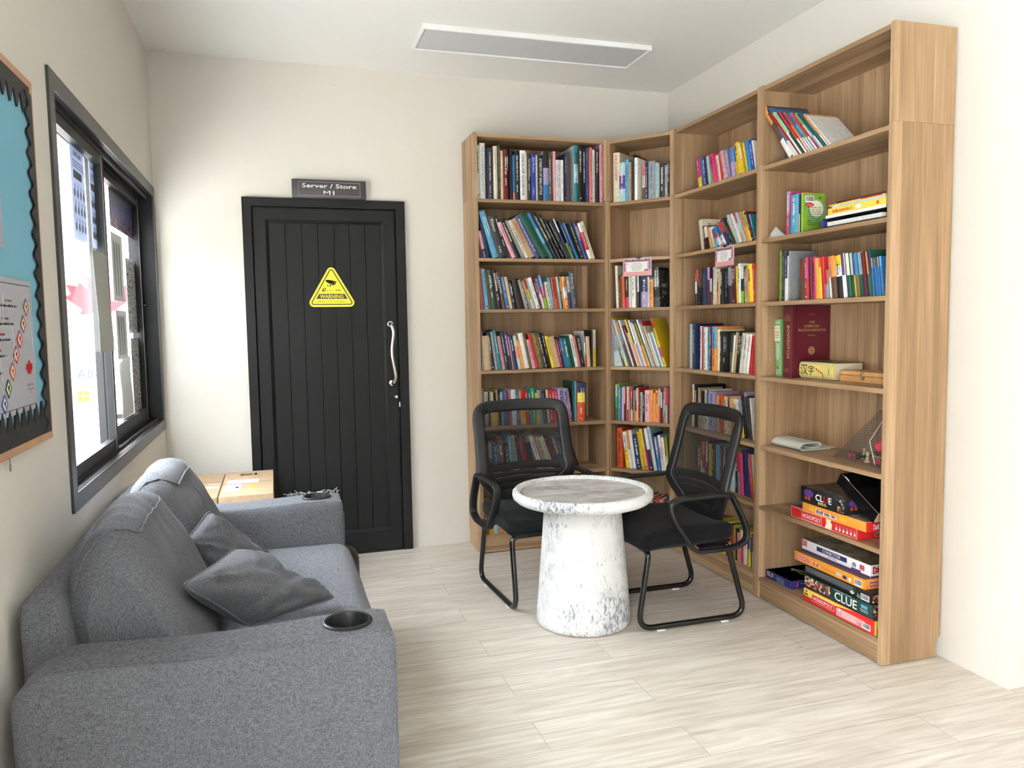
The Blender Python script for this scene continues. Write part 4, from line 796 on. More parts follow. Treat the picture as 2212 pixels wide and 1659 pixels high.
SHELF('C',2.011,0.012,"""2402,157,351,10.9,h-h-y,w,*,1|2765,155,245,10.3,b,-,-,0|3020,151,288,9.5,n,w,*,1|3318,151,238,11,q,-,-,0|3567,146,316,11.8,g-l,-,-,1|3895,152,318,17.2,h,k,*,1|4234,137,245,14.8,c,r,*,0|4494,140,315,12.8,r,-,-,1|4822,147,302,17.9,p,r,*,1|5146,147,201,13.4,s,w,*,0|5359,146,165,13.3,r,-,-,0|5535,144,266,11.9,b-u,-,-,1|5812,143,259,14.7,b-y,-,-,1|6086,158,320,14.6,y,k,*,1|6423,153,154,15.6,c-y,-,-,0|6590,152,184,16.1,r-b,-,-,0|6787,149,120,16.2,y,-,-,0|6918,149,227,13.6,b,-,-,1|7158,148,260,14,B,w,*,1|7432,143,104,13.8,c,-,-,0""")
SHELF('C',1.685,0.012,"""2586,163,349,11.9,c,-,-,1|2949,124,268,9.7,m,w,*,0|3227,119,298,14,w-k,-,-,0|3540,116,214,18.1,o,-,-,0|3772,111,283,18.7,w-c,-,-,0|4077,100,380,20.6,b-s,-,-,1|4490,103,267,42,r-w,-,-,0|4858,120,275,38.9,b-w,n,*,0|5219,145,247,37.8,r-n,-,-,1|5539,170,234,40.4,d,z,*,1|5853,155,163,35.4,o-l,-,-,0|6060,174,153,33.7,q,-,-,0|6252,171,166,32,w,r,*,0|6454,169,178,30.6,r-w-o,w,*,0|6668,168,166,29.7,q,-,-,0|6867,165,155,28.7,j-o,-,-,0|7050,163,179,26.9,l-y,-,-,1|7258,155,196,25.8,m,w,*,1|7482,136,100,21.6,s-t,-,-,0""")
SHELF('C',1.397,0.012,"""2044,191,159,1,r-w-n,w,*,0|2209,191,165,1,j-t-k,-,-,0|2380,190,412,0,x-k,a,*,1|2798,187,297,0,n,g,*,1|3101,189,215,0,n,-,-,1|3322,193,220,0,u-m-d,-,-,1|3547,135,155,0,q-m,w,*,0|3708,192,291,0,w,r,ALAN,1|4005,190,110,0,q-c,-,-,0|4121,179,198,0,w-r-o,k,*,0|4324,180,209,0,a,-,-,1|4539,177,312,0,k,w,*,1|4858,178,417,2,k,u,*,1|5281,179,376,3,g-d,u,*,1|5664,182,338,4,m,c,*,1|6008,181,130,4,y,-,-,0|6144,191,257,3,w,k,*,1|6408,174,206,2,c-k-l,-,-,1|6620,176,245,3,e-g-l,w,*,1|6871,172,159,4,j,-,-,0|7037,181,331,5,y,n,*,1|7376,180,178,5,r,w,*,1""")
SHELF('C',1.056,0.04,"""1042,245,189,0,q,-,-,1|1237,247,188,0,g,-,-,1|1431,247,224,0,n,w,*,1|2115,233,232,0,w,k,*,1|2353,233,156,0,r,-,-,0|2515,229,315,0,w,n,*,1|2836,229,296,0,s,n,*,1|3137,229,221,0,m,w,*,1|3365,231,434,0,s-o,n,*,1|3805,216,214,0,c,a,*,1|4025,205,232,0,k,w,*,1|4263,203,601,0,k,w,*,1|4869,199,223,0,k-f,-,-,1|5098,187,199,-7,w,-,-,1|5305,204,134,-8,a,-,-,0|5446,202,357,-8,k,w,*,1|5813,199,241,-8,c,k,*,1|6062,197,298,-8,w,n,*,1|6369,196,234,-8,w,r,*,1|6612,185,261,-8,r,k,*,1|6881,185,228,-7,r,-,-,1""")
SHELF('C',0.731,0.05,"""1134,234,256,0,c,r,*,1|1397,236,437,0,k,w,*,1|1840,220,140,0,a,-,-,0|1985,204,354,0,k-z,d,*,1|2345,213,404,0,w,k,*,1|2756,216,113,0,i-w,-,-,0|2875,210,579,0,u,i,PAUL,1|3561,195,362,1,o-a,-,-,1|3929,198,323,1,O,k,*,1|4258,193,382,2,c,k,*,1|4646,193,312,3,t-c,k,*,1|4964,190,307,4,o,-,-,1|5278,189,362,5,c,k,*,1|5648,189,295,7,w-y,k,*,1|5951,209,230,9,g-y,-,-,1|6190,212,255,11,k,g,*,1|6456,231,194,12,u,k,*,1|6660,213,136,11,k,-,-,0|6804,210,90,10,x,-,-,0|6902,207,84,9,w,-,-,0""")
SHELF('C',0.446,0.05,"""1637,211,398,0,d,w,*,1|2041,216,211,0,r-c,-,-,0|2259,219,245,0,j-r-q,-,-,0|2510,221,207,0,q-n,w,*,0|2722,218,205,0,n,-,-,0|2933,214,203,0,y,k,*,0|3142,215,235,0,k,w,*,0|3383,219,232,0,m,-,-,0|3621,220,330,0,s,-,-,1|3957,218,193,0,m,w,*,0|4157,217,322,0,z,k,*,1|4484,218,253,0,v,-,-,0|4743,222,249,0,a,-,-,0|4998,215,152,0,l-q,-,-,0|5156,214,151,1,q,-,-,0|5313,198,273,1,k,w,LA LIGUE,0|5592,219,299,3,r-g,-,-,1|5898,210,265,4,h,-,-,1|6170,224,289,7,n,-,-,1|6467,228,342,8,n,-,-,1|6818,218,143,8,r,w,*,0|6968,215,130,8,z-y,-,-,0""")
SHELF('C',0.102,0.05,"""1600,155,167,0,n,k,-,0|1773,157,85,0,l,k,*,0|1864,161,175,0,w-r,-,-,0|2046,157,124,0,o,w,-,0|2176,173,131,0,t,k,-,0|2313,145,117,0,r,w,-,0|2436,149,110,0,b-w,w,-,0|2553,140,143,0,v-y,-,-,0|2702,149,81,0,m,w,*,0|2789,157,95,0,k,-,-,0|2890,150,149,0,j,k,*,0|3045,141,113,0,k,k,-,0|3163,159,110,0,c,-,-,0|3280,166,174,0,r,k,-,0|3460,153,164,0,k-r,w,*,0|3629,140,165,0,v-y,k,*,0|3800,171,146,0,v-y,w,*,0|3952,155,131,0,o,-,-,0|4089,170,175,0,l,k,-,0|4270,164,131,0,q,k,-,0|4407,169,105,0,y,k,*,0|4519,164,104,0,o,-,-,0|4629,163,127,0,m,k,*,0|4762,146,174,0,v-y,k,-,0|4942,159,104,0,o,-,*,0|5052,142,110,0,n,k,*,0|5169,168,87,0,r,k,-,0|5262,174,116,0,l,-,-,0|5384,142,133,0,p,w,*,0|5523,165,130,0,k,k,-,0|5659,145,123,0,j,w,-,0|5788,168,90,0,y,-,*,0|5883,142,114,0,p,-,-,0|6003,166,124,0,w-r,w,*,0|6133,166,94,0,j,w,*,0|6233,155,87,0,c,-,-,0|6326,157,83,0,h-w,w,*,0|6415,164,160,0,k,-,-,0|6581,172,143,0,v-y,-,*,0|6730,149,114,0,v-y,w,-,0|6850,169,108,0,t,-,*,0|6963,168,170,0,h-w,k,-,0|7139,146,130,0,r,-,-,0|7276,143,108,0,b-w,w,*,0|7389,158,166,0,s,w,-,0|7561,171,133,0,m,k,*,0""")
SHELF('D',2.013,0.012,"""1917,319,282,37.4,o-x-w,-,-,1|2279,318,88,38.1,k-e-b-w,-,-,1|2398,302,83,41,k-b-w,-,-,1|2516,302,73,41.6,r-r-w,-,-,0|2622,297,73,41.6,w-z,-,-,0|2727,295,77,41.4,l-w,-,-,1|2837,288,80,41.6,q-e,-,-,1|2953,282,79,42,t-w,-,-,1|3067,279,79,41.8,r-r-w,-,-,1|3181,276,74,41.6,v-o-w,-,-,0|3288,269,74,41.7,o-y-w,-,-,0|3395,266,73,41.6,r-b-w,-,-,0|3501,260,77,41.7,b-s-w,-,-,0|3612,255,76,41.9,o-y-w,-,-,0|3722,249,75,42.2,h-r-w,-,-,0|3831,243,78,42.6,l-w-u,-,-,0|3945,241,77,42.6,z-w,-,-,0|4059,236,72,43,e-t-w,-,-,0|4166,230,76,43,t,-,-,0|4278,224,71,43.3,w-k,-,-,0|4384,221,70,43.6,o-o-w,-,-,0|4489,214,68,45,w,-,-,0""")
SHELF('D',1.692,0.012,"""1721,188,254,0,u-h,w,*,1|1980,178,116,0,h-t,-,-,1|2103,168,492,0,s,w,*,1|2601,162,106,0,n-a,-,-,1|2713,162,82,0,k,-,-,1|2801,166,128,0,l,-,-,1""")
SHELF('D',1.403,0.012,"""1256,224,157,0,l,k,*,1|1420,222,330,0,d,g,*,1|1756,197,140,0,n-w,w,*,1|1901,217,99,0,g,-,-,1|2746,176,367,2,x,r,*,1|3119,178,238,3,h-r,w,*,1|3364,177,175,3,m,v,*,1|3545,176,262,3,h,k,*,1|3813,170,170,4,o,-,-,1|3989,131,197,4,y,-,-,1|4193,172,194,6,r,-,-,1|4394,117,192,6,r-g,-,-,1|4592,171,200,7,j-w,-,-,1|4800,170,311,8,o-x,-,-,1|5120,169,342,8,y-w-k-k,k,*,1|5471,177,136,8,v-w,-,-,1|5615,178,140,9,e,-,-,1|5762,175,149,9,c-e,-,-,1|5919,175,137,9,z-e,-,-,1|6064,174,131,9,v-y,-,-,1|6202,171,144,9,b-f,-,-,1|6354,173,143,9,s-e,-,-,1|6505,174,127,9,o-n,-,-,1|6640,171,130,10,m,-,-,1|6778,172,139,10,o-t,-,-,1|6925,178,161,10,n-e,-,-,1|7095,145,46,8,o-b-b-b,-,-,0|7147,146,46,8,o-b-b-b,-,-,0|7200,146,46,8,z-b-b-b,-,-,0|7253,146,46,8,e-b-b-b,-,-,0|7305,147,46,8,e-b-b-b,-,-,0|7357,147,45,8,o-b-b-b,-,-,0|7409,147,45,8,o-b-b-b,-,-,0|7461,148,45,8,s-b-b-b,-,-,0|7513,149,40,8,s-b-b-b,-,-,0|7559,149,40,8,s-b-b-b,-,-,0""")
o = STUFF.build('shelf_books'); tag(o, 'thin or half-hidden books between and behind the larger ones', 'books', kind='stuff')
# ---- covers that can be read on books whose side shows (side faces the viewer)
def side_dec(o, w_, lift=.0004):
    m = MB(); return m, Dec(m, (w_, 0, 0), (0, 1, 0), (0, 0, 1), lift=lift)
def put(o, m, name='cover_print'): p = m.build(name, smooth=0); p.parent = o; return p
# tall black-and-white history book, its cover seen from the side
o = BOOKS.get(('B', 1.398, 14))
if o:
    w_ = max(v[0] for v in o.bound_box); L = max(v[2] for v in o.bound_box); D = max(v[1] for v in o.bound_box)
    m, d = side_dec(o, w_); d.rect(.004, .003, D-.008, L-.02, 'art_photo', 1); d.text('PARIS', D*.5, L*.50, .022, 'ink_w', 3, maxw=D*.8); d.text('1919', D*.5, L*.32, .020, 'ink_w', 3, maxw=D*.6); put(o, m)
o = BOOKS.get(('C', 1.684, 1))
if o:
    w_ = max(v[0] for v in o.bound_box); L = max(v[2] for v in o.bound_box); m, d = side_dec(o, w_); d.text('Tropical', .085, L-.045, .02, 'ink_m', 2, maxw=.12); put(o, m)
# ================================================================ things on the nearest bookcase (local x along the shelf, y into it)
D0 = frame_M('D')
def onD(name, m, label, cat, smooth=35, group=None):
    o = m.build(name, M=D0, smooth=smooth); return tag(o, label, cat, group)
def sY(y): return 3.1005-y           # world y -> distance along the shelf
def dX(x): return x-2.1466
def big_book(x0, w_, L, D, sb, z, mat, lean, label, draw):
    M = D0 @ Matrix.Translation((x0, sb, z)) @ Matrix.Rotation(-math.radians(lean), 4, 'Y')
    m = MB(); pm = MB(); book_mesh(m, w_, L, D, ['k'], '-', '-', 1, pm, main=mat)
    m.m = [m.mats.index(mat) if m.mats[i] == 'cover_k' else i for i in m.m]
    draw(m, w_, L, D); o = m.build('book', M=M); p = pm.build('pages', smooth=0); p.parent = o
    return tag(o, label, 'book', 'reference books on the fourth shelf of the nearest bookcase')
plain('leaf_green', (.20, .40, .16), .45); plain('label_cream', (.76, .72, .50), .5)
def dr_green(m, w_, L, D):
    d = Dec(m, (0, -.0004, 0), (1, 0, 0), (0, 0, 1), lift=.0003)
    d.rect(.001, L*.62, w_-.002, L*.27, 'label_cream', 1); d.text('TROPICA', w_/2, L*.83, .0085, 'ink_M', 3, maxw=w_*.9)
    for i in range(4): d.marks(w_*.15, L*(.78-.035*i), w_*.7, .005, 'ink_x', 3, i)
    d.marks(w_*.12, L*.93, w_*.75, .009, 'ink_w', 3, 8)
    d.line(w_*.5, L*.28, w_*.62, L*.58, .002, 'ink_w', 3)
    for i in range(7):
        y = L*(.30+.04*i)
        for s_ in (-1, 1): d.line(w_*(.5+.015*i), y, w_*(.5+.015*i)+s_*w_*.32, y+L*.045, .0028, 'ink_w', 3)
    d.marks(w_*.3, L*.16, w_*.4, .005, 'ink_k', 3, 11); d.marks(w_*.3, L*.135, w_*.4, .005, 'ink_k', 3, 12); d.rect(.001, L*.10, w_-.002, .0015, 'ink_w', 3); d.marks(w_*.25, L*.05, w_*.5, .007, 'ink_w', 3, 13)
big_book(.028, .044, .262, .19, .075, 1.0545, 'leaf_green', 2.2, 'green book with a cream title label and white fern on its spine', dr_green)
def dr_bow(m, w_, L, D):
    d = Dec(m, (w_/2, -.0004, 0), (1, 0, 0), (0, 0, 1), lift=.0003)
    for i, s_ in enumerate(('THE', 'AMERICAN', 'PRACTICAL', 'NAVIGATOR')): d.text(s_, 0, L*(.875-.026*i), .0052, 'gold_ink', 2, maxw=w_*.7)
    d.text('BOWDITCH', 0, L*.735, .019, 'gold_ink', 2, align='l', ang=-PI/2, bold=True, maxw=.17); d.marks(-.014, L*.11, .028, .004, 'gold_ink', 2, 3); d.marks(-.008, L*.085, .016, .004, 'gold_ink', 2, 4)
    c_ = Dec(m, (w_, .004, 0), (0, 1, 0), (0, 0, 1), lift=.0003); cx = D*.50
    c_.line(.020, .002, .020, L-.002, .0015, 'groove_black', 1)
    c_.text('Pub. No. 9', cx, L*.875, .005, 'gold_ink', 2)
    c_.text('THE', cx, L*.755, .011, 'gold_ink', 2); c_.text('AMERICAN', cx, L*.700, .011, 'gold_ink', 2); c_.text('PRACTICAL NAVIGATOR', cx, L*.645, .011, 'gold_ink', 2, maxw=D*.72); c_.text('BOWDITCH', cx, L*.580, .005, 'gold_ink', 2)
    c_.disc(cx, L*.375, .0175, 'gold_ink', 2, 28); c_.disc(cx, L*.375, .0145, 'bowditch', 3, 28); c_.disc(cx, L*.375, .011, 'gold_ink', 4, 8); c_.disc(cx, L*.375, .006, 'bowditch', 5, 6)
    c_.marks(.030, L*.11, .03, .003, 'gold_ink', 2, 5)
big_book(sY(3.000), .062, .322, .205, .062, 1.0545, 'bowditch', 0, 'large maroon book lettered The American Practical Navigator', dr_bow)
# thick yellow dictionary lying down, spine to the front
plain('label_yellow', (.74, .62, .20), .5, noise_amt=.12, nscale=40); plain('art_brush', (.02, .02, .015), .5)
m = MB(); pm = MB(); x0, x1, y0, y1, z0, z1 = sY(2.93), sY(2.708), dX(2.245), dX(2.40), 1.055, 1.130
prof = [(y0+.012, z0), (y0+.002, z0+.012), (y0, (z0+z1)/2), (y0+.002, z1-.012), (y0+.012, z1), (y0+.012, z1-.004), (y0+.006, (z0+z1)/2), (y0+.012, z0+.004)]
m.prism(prof, x0, x1, 'label_yellow', order='yzx'); m.box(x0, x1, y0+.010, y1, z0, z0+.003, 'cover_f'); m.box(x0, x1, y0+.010, y1, z1-.003, z1, 'cover_f'); pm.box(x0+.003, x1-.003, y0+.007, y1-.004, z0+.003, z1-.003, 'page_paper')
d = Dec(m, (x0, y0-.0004, z0), (1, 0, 0), (0, 0, 1), lift=.0004)
d.text('汉', .035, .020, .036, 'ink_k', 2, bold=False); d.text('字', .082, .022, .030, 'ink_k', 2)
for i in range(3): d.disc(.118+.013*i, .043-.006*i, .0055, 'ink_O', 2, 5)
d.marks(.150, .030, .03, .006, 'ink_k', 2, 5, -PI/2+.3); d.marks(.190, .052, .03, .005, 'ink_k', 2, 6, -PI/2)
o = onD('book', m, 'thick yellow dictionary with black brush lettering lying on its side', 'book', group='reference books on the fourth shelf of the nearest bookcase'); p = pm.build('pages', smooth=0); p.parent = o
# hinged wooden box with a clasp
wb = MB(); x0, x1, y0, y1 = sY(2.700), sY(2.345), dX(2.272), dX(2.405)
wb.rbox(x0, x1, y0, y1, 1.055, 1.081, 'pine', .002, 1); root = onD('wooden_box', wb, 'flat pine box with a metal clasp beside the yellow dictionary', 'box')
m = MB(); m.rbox(x0, x1, y0, y1, 1.082, 1.100, 'pine', .002, 1); p = m.build('lid'); p.parent = root
m = MB(); cx = sY(2.565); m.tube([(cx+.011*math.cos(t), y0-.002, 1.086+.009*math.sin(t)) for t in [2*PI*i/14 for i in range(14)]], .002, 'steel', 8, closed=True); m.rbox(cx-.008, cx+.008, y0-.005, y0, 1.066, 1.078, 'steel', .001, 1); p = m.build('clasp'); p.parent = root
# second shelf of the nearest bookcase: lime book cover, lying binder and books
o = BOOKS.get(('D', 1.684, 6))
w_ = max(v[0] for v in o.bound_box) if o else .012; L = max(v[2] for v in o.bound_box) if o else .2; Db = max(v[1] for v in o.bound_box) if o else .15
if o:
    m, d = side_dec(o, w_); d.rect(.002, .002, Db-.004, L-.004, 'cover_l', 1); d.disc(Db*.6, L*.55, .05, 'leaf_green', 2, 20); d.disc(Db*.6, L*.6, .035, 'label_cream', 3, 20); d.barcode(.010, L-.040, .044, .028, 4)
    d.disc(.033, L-.050, .022, 'ink_r', 4, 20, ry=.008); d.marks(.020, L-.052, .026, .004, 'ink_w', 5, 2); d.disc(Db*.75, L*.88, .005, 'ink_k', 4, 10, ry=.003)
    for i in range(9): d.marks(Db*.2, L*(.62-.055*i), Db*(.62-.02*(i % 3)), .0045, 'ink_k', 5, i+3)
    put(o, m)
z = 1.6845; G2 = 'flat stack on the second shelf of the nearest bookcase'
rb = MB(); x0, x1 = sY(2.690), sY(2.338)
prof = [(x0+.012+.016*math.cos(t), z+.0175+.0165*math.sin(t)) for t in [PI/2+PI*i/8 for i in range(9)]]
rb.prism(prof+[(x0+.013, z+.003), (x0+.013, z+.032)][::1], dX(2.158), dX(2.385), 'cover_i', order='xzy')
rb.box(x0+.01, x1, dX(2.156), dX(2.388), z, z+.0028, 'black_plastic'); rb.box(x0+.01, x1, dX(2.156), dX(2.388), z+.0335, z+.0363, 'black_plastic')
root = onD('ring_binder', rb, 'black ring binder lying flat at the bottom of the stack', 'binder', group=G2)
m = MB(); m.box(x0+.035, x1-.02, dX(2.160), dX(2.378), z+.006, z+.022, 'cover_w'); p = m.build('papers', smooth=0); p.parent = root; p.matrix_parent_inverse = Matrix(); p.matrix_local = Matrix()
def flat(name, y1_, y0_, za, zb, cov, label, cat, page='page_paper', dec=None, xf=2.160, D_=.20):
    m = MB(); pm = MB(); a, b_ = sY(y1_), sY(y0_); c_, d_ = dX(xf), dX(xf)+D_; t = min(.002, (zb-za)*.25)
    m.box(a, b_, c_, d_, za, za+t, cov); m.box(a, b_, c_, d_, zb-t, zb, cov); m.box(a, b_, c_, c_+t, za+t, zb-t, cov)
    pm.box(a+.002, b_-.002, c_+t, d_-.003, za+t, zb-t, page)
    if dec: dec(Dec(m, (a, c_, za), (1, 0, 0), (0, 0, 1), lift=.0003), b_-a, zb-za)
    o = onD(name, m, label, cat, group=G2); p = pm.build('pages', smooth=0); p.parent = o; return o
flat('book', 2.665, 2.342, z+.037, z+.049, 'cover_w', 'white book lying directly on the black ring binder', 'book')
flat('book', 2.652, 2.342, z+.0495, z+.0745, 'game_yellow', 'thick yellow book lying in the middle of the stack', 'book', dec=lambda d, a, h: (d.marks(.02, .006, .12, .013, 'ink_O', 2, 4), d.disc(.17, h/2, .016, 'ink_w', 1, 20, ry=.009), d.disc(.27, h/2, .007, 'ink_O', 2, 9)))
flat('book', 2.632, 2.345, z+.075, z+.0845, 'cover_z', 'grey-green book lying on the thick yellow one', 'book')
flat('book', 2.650, 2.345, z+.085, z+.0890, 'cover_y', 'thin yellow and red book lying near the top of the stack', 'book', dec=lambda d, a, h: d.rect(.18, .0005, .11, h-.001, 'ink_r', 1))
flat('book', 2.604, 2.345, z+.0893, z+.0960, 'cover_m', 'thin maroon book lying on top of the stack', 'book')
m = MB(); cx = sY(3.0); m.prism([(cx-.065, z), (cx+.065, z), (cx-.005, z+.048)], .020, .026, 'clear_plastic', order='xzy'); m.box(cx+.0, cx+.09, .03, .09, z, z+.006, 'cover_m')
m.prism([(cx-.050, z+.002), (cx+.03, z+.002), (cx-.010, z+.034)], .027, .030, 'ink_w', order='xzy')
onD('plastic_case', m, 'small clear plastic triangle case left of the books', 'case')
# ---------------------------------------------------------------- fifth shelf: folded pad and mesh bag
z = .7325; m = MB()
def ribbon(pts, th, xa, xb, mat):
    P_ = [Vector((a, b_)) for a, b_ in fillet([(a, b_, 0) for a, b_ in pts], .008, n=5) for _ in (0,)] if 0 else [Vector((p.x, p.y)) for p in fillet([(a, b_, 0) for a, b_ in pts], .012, n=5)]
    o_, i_ = [], []
    for k in range(len(P_)):
        a = P_[max(0, k-1)]; b_ = P_[min(len(P_)-1, k+1)]; T = (b_-a).normalized(); n_ = Vector((-T.y, T.x))*th/2; o_.append(P_[k]+n_); i_.append(P_[k]-n_)
    for k in range(len(P_)-1): m.prism([tuple(o_[k]), tuple(o_[k+1]), tuple(i_[k+1]), tuple(i_[k])], xa, xb, mat, order='yzx')
y0, y1 = dX(2.205), dX(2.37)
ribbon([(y1, z+.003), (y0+.01, z+.003), (y0, z+.016), (y0+.02, z+.034), (y0+.10, z+.036), (y0+.118, z+.024), (y0+.10, z+.013), (y0+.05, z+.014)], .004, .018+.01, sY(2.866), 'cloth_pad')
ribbon([(y1+.02, z+.0085), (y0+.03, z+.009)], .003, .05, sY(2.862), 'cloth_pad')
onD('folded_pad', m, 'folded off-white vinyl pad lying alone on the fifth shelf', 'pad', smooth=50)
bagr = MB(); a0, a1 = sY(2.69), sY(2.345); b0, b1 = dX(2.225), dX(2.395); zt = 1.030
ap = (sY(2.392), (b0+b1)/2-.03, zt); q = [(a0, b0+.01, z+.003), (a1-.004, b0, z+.003), (a1-.004, b1, z+.003), (a0, b1-.01, z+.003)]
def lerp(p, q_, t): return tuple(p[i]+(q_[i]-p[i])*t for i in range(3))
k = .76
bagr.add([*q, *[lerp(v, ap, k) for v in q]], [(0, 3, 7, 4), (0, 4, 5, 1), (2, 6, 7, 3), (1, 5, 6, 2)], 'bag_mesh')
root = onD('mesh_bag', bagr, 'triangular see-through mesh bag of chess pieces leaning in the shelf corner', 'bag', smooth=0)
m = MB(); v4 = [lerp(v, ap, k) for v in q]; m.add([*v4, *[lerp(v, ap, .985) for v in q]], [(0, 3, 7, 4), (0, 4, 5, 1), (2, 6, 7, 3), (1, 5, 6, 2), (4, 5, 6, 7)], 'leaf_green'); p = m.build('green_end', smooth=0); p.parent = root
m = MB(); m.tube([lerp(v4[0], q[0], t)[:1]+(b0+.012-.0*t, lerp(v4[0], q[0], t)[2]) if 0 else (a1-.03-.17*t+(.05 if t > .6 else 0)*(t-.6)*5, b0+.006, zt-.06-.23*t) for t in [i/10 for i in range(11)]], .0012, 'ink_w', 6); p = m.build('drawstring'); p.parent = root
plain('chess_cream', (.68, .58, .33), .4); plain('chess_red', (.55, .03, .06), .4)
pawn = [(.0125, 0), (.0125, .004), (.008, .008), (.005, .014), (.0045, .024), (.0075, .027), (.0045, .029), (.0075, .035), (.006, .041), (.002, .043)]
rd = random.Random(3)
spots = [(a0+.055, 'chess_red'), (a0+.085, 'chess_cream'), (a0+.105, 'cover_k'), (a0+.135, 'chess_cream'), (a0+.160, 'chess_cream'), (a0+.19, 'chess_cream'), (a0+.215, 'chess_red'), (a0+.235, 'cover_D'), (a0+.26, 'chess_cream'), (a0+.29, 'cover_D')]
cols = dict(chess_red='red', chess_cream='cream', cover_k='black', cover_D='dark grey')
for i, (a, mt) in enumerate(spots):
    m = MB(); m.lathe(pawn, mt, 14); yy = b0+.045+.05*(i % 2)
    lay = i % 3 != 1
    M = D0 @ Matrix.Translation((a, yy, z+(.0165 if lay else .004)+(.0 if i < 3 else 0))) @ (Matrix.Rotation(rd.uniform(0, 3), 4, 'Z') @ Matrix.Rotation(PI/2, 4, 'Y') if lay else Matrix())
    tag(m.build('chess_piece', M=M), '%s chess piece inside the mesh bag, %s from its narrow end' % (cols[mt], ordn(i+1)), 'chess piece', 'chess pieces in the mesh bag')
m = MB(); m.tube([(a0+.24, b0+.03, z+.075), (a1-.02, b0+.05, z+.13)], .024, 'chess_red', 12); tag(m.build('red_tube', M=D0), 'dull red tube standing slanted inside the mesh bag', 'tube')
m = MB(); m.lathe([(.030, 0), (.031, .004), (.028, .008)], 'cover_D', 24, D0 @ Matrix.Translation((a0+.285, b0+.03, z+.078)) @ Matrix.Rotation(PI/2*.9, 4, 'X')); tag(m.build('round_tin'), 'round dark grey tin lid inside the mesh bag', 'tin')
# ---------------------------------------------------------------- board games
def game(y1_, y0_, xf, za, zb, matf, matt, label, draw=None, drawn=None, D_=None, rz=0, group='stacked board games', lidline=True):
    """box seen with its long front towards the room (dX) and its near end"""
    a, b_ = sY(y1_), sY(y0_); c_ = dX(xf); d_ = D_ and c_+D_ or .262
    m = MB(); cx, cy = a, c_
    M = Matrix.Translation((a, c_, 0)) @ Matrix.Rotation(rz, 4, 'Z'); W_, DD, hh = b_-a, d_-c_, zb-za
    m.rbox(0, W_, 0, DD, za, zb, matf, .002, 2, M)
    d = Dec(m, (.003, .003, zb), (1, 0, 0), (0, 1, 0), lift=.0004, M=M); d.rect(0, 0, W_-.006, DD-.006, matt, 1)
    if draw: draw(Dec(m, (0, 0, za), (1, 0, 0), (0, 0, 1), lift=.0004, M=M), W_, hh)
    if drawn: drawn(Dec(m, (W_, 0, za), (0, 1, 0), (0, 0, 1), lift=.0004, M=M), DD, hh)
    return onD('board_game', m, label, 'board game', group=group)
def logo(d, x, y, w_, h, s_='MONOPOLY', bg='game_red', k=1):
    d.rect(x-.0015, y-.0015, w_+.003, h+.003, 'ink_w', k); d.rect(x, y, w_, h, bg, k+1); d.text(s_, x+w_/2, y+h*.22, h*.56, 'ink_w', k+2, bold=True, maxw=w_*.92)
def clue(d, x, y, h, redU=False, k=2):
    w0 = 0
    for i, ch in enumerate('CLUE'):
        V, Fc, wd = text_geo(ch, h, True); d.text(ch, x+w0, y, h, 'ink_r' if (redU and ch == 'U') else 'ink_w', k, align='l', bold=True, sx=1.12); w0 += wd*1.10
G6 = 'board games stacked on the sixth shelf'; G7 = 'board games stacked on the bottom shelf'
def m6(d, W_, h):
    logo(d, .075, h*.16, .125, h*.66); rd = random.Random(2)
    d.poly([(.222, h*.06), (.262, h*.06), (.266, h*.5), (.256, h*.75), (.270, h*.97), (.226, h*.95), (.232, h*.5)], 'ink_c', 3)
    for i in range(6): d.poly([(.285+.021*i, h*.2), (.297+.021*i, h*.22), (.296+.021*i, h*.5), (.290+.021*i, h*.72), (.286+.021*i, h*.45)], 'ink_g', 3); d.disc(.291+.021*i, h*.32, .005, 'ink_w', 4, 7)
    d.frame(.003, .003, W_-.006, h-.006, .0012, 'ink_w', 1)
def m6n(d, W_, h): logo(d, .085, h*.16, .13, h*.66)
game(2.862, 2.452, 2.160, .4465, .4970, 'game_red', 'cover_i', 'red board game box at the bottom of the sixth shelf stack', m6, m6n, group=G6)
def o6(d, W_, h): d.marks(.045, h*.35, .03, h*.35, 'ink_y', 2, 1); d.marks(.085, h*.22, .125, h*.5, 'ink_w', 2, 2); d.marks(.088, h*.30, .12, h*.38, 'ink_v', 3, 3); d.marks(.225, h*.35, .04, h*.35, 'ink_y', 2, 4)
def o6n(d, W_, h): d.rect(.001, .001, W_-.002, h-.002, 'game_red', 1); d.marks(.035, h*.22, .15, h*.5, 'ink_w', 2, 5); d.marks(.037, h*.30, .14, h*.38, 'ink_v', 3, 6)
game(2.757, 2.383, 2.138, .4975, .5365, 'game_orange', 'art_map', 'orange board game box under the dark mystery game', o6, o6n, group=G6)
def c6(d, W_, h):
    d.disc(.05, h*.66, .030, 'ink_v', 1, 16, ry=.016); d.marks(.028, h*.25, .05, .014, 'ink_O', 2, 1); clue(d, .093, h*.38, .026, True); d.marks(.110, h*.16, .055, .006, 'ink_y', 2, 3); d.marks(.110, h*.26, .05, .004, 'ink_w', 2, 4); d.rect(W_-.045, h*.08, .042, h*.8, 'art_photo', 1); d.rect(W_-.04, h*.08, .03, h*.35, 'art_crowd', 2)
game(2.764, 2.497, 2.135, .5370, .6050, 'cover_k', 'art_dark', 'black and purple board game box whose white lettering has one red letter', c6, c6, D_=.262, group=G6)
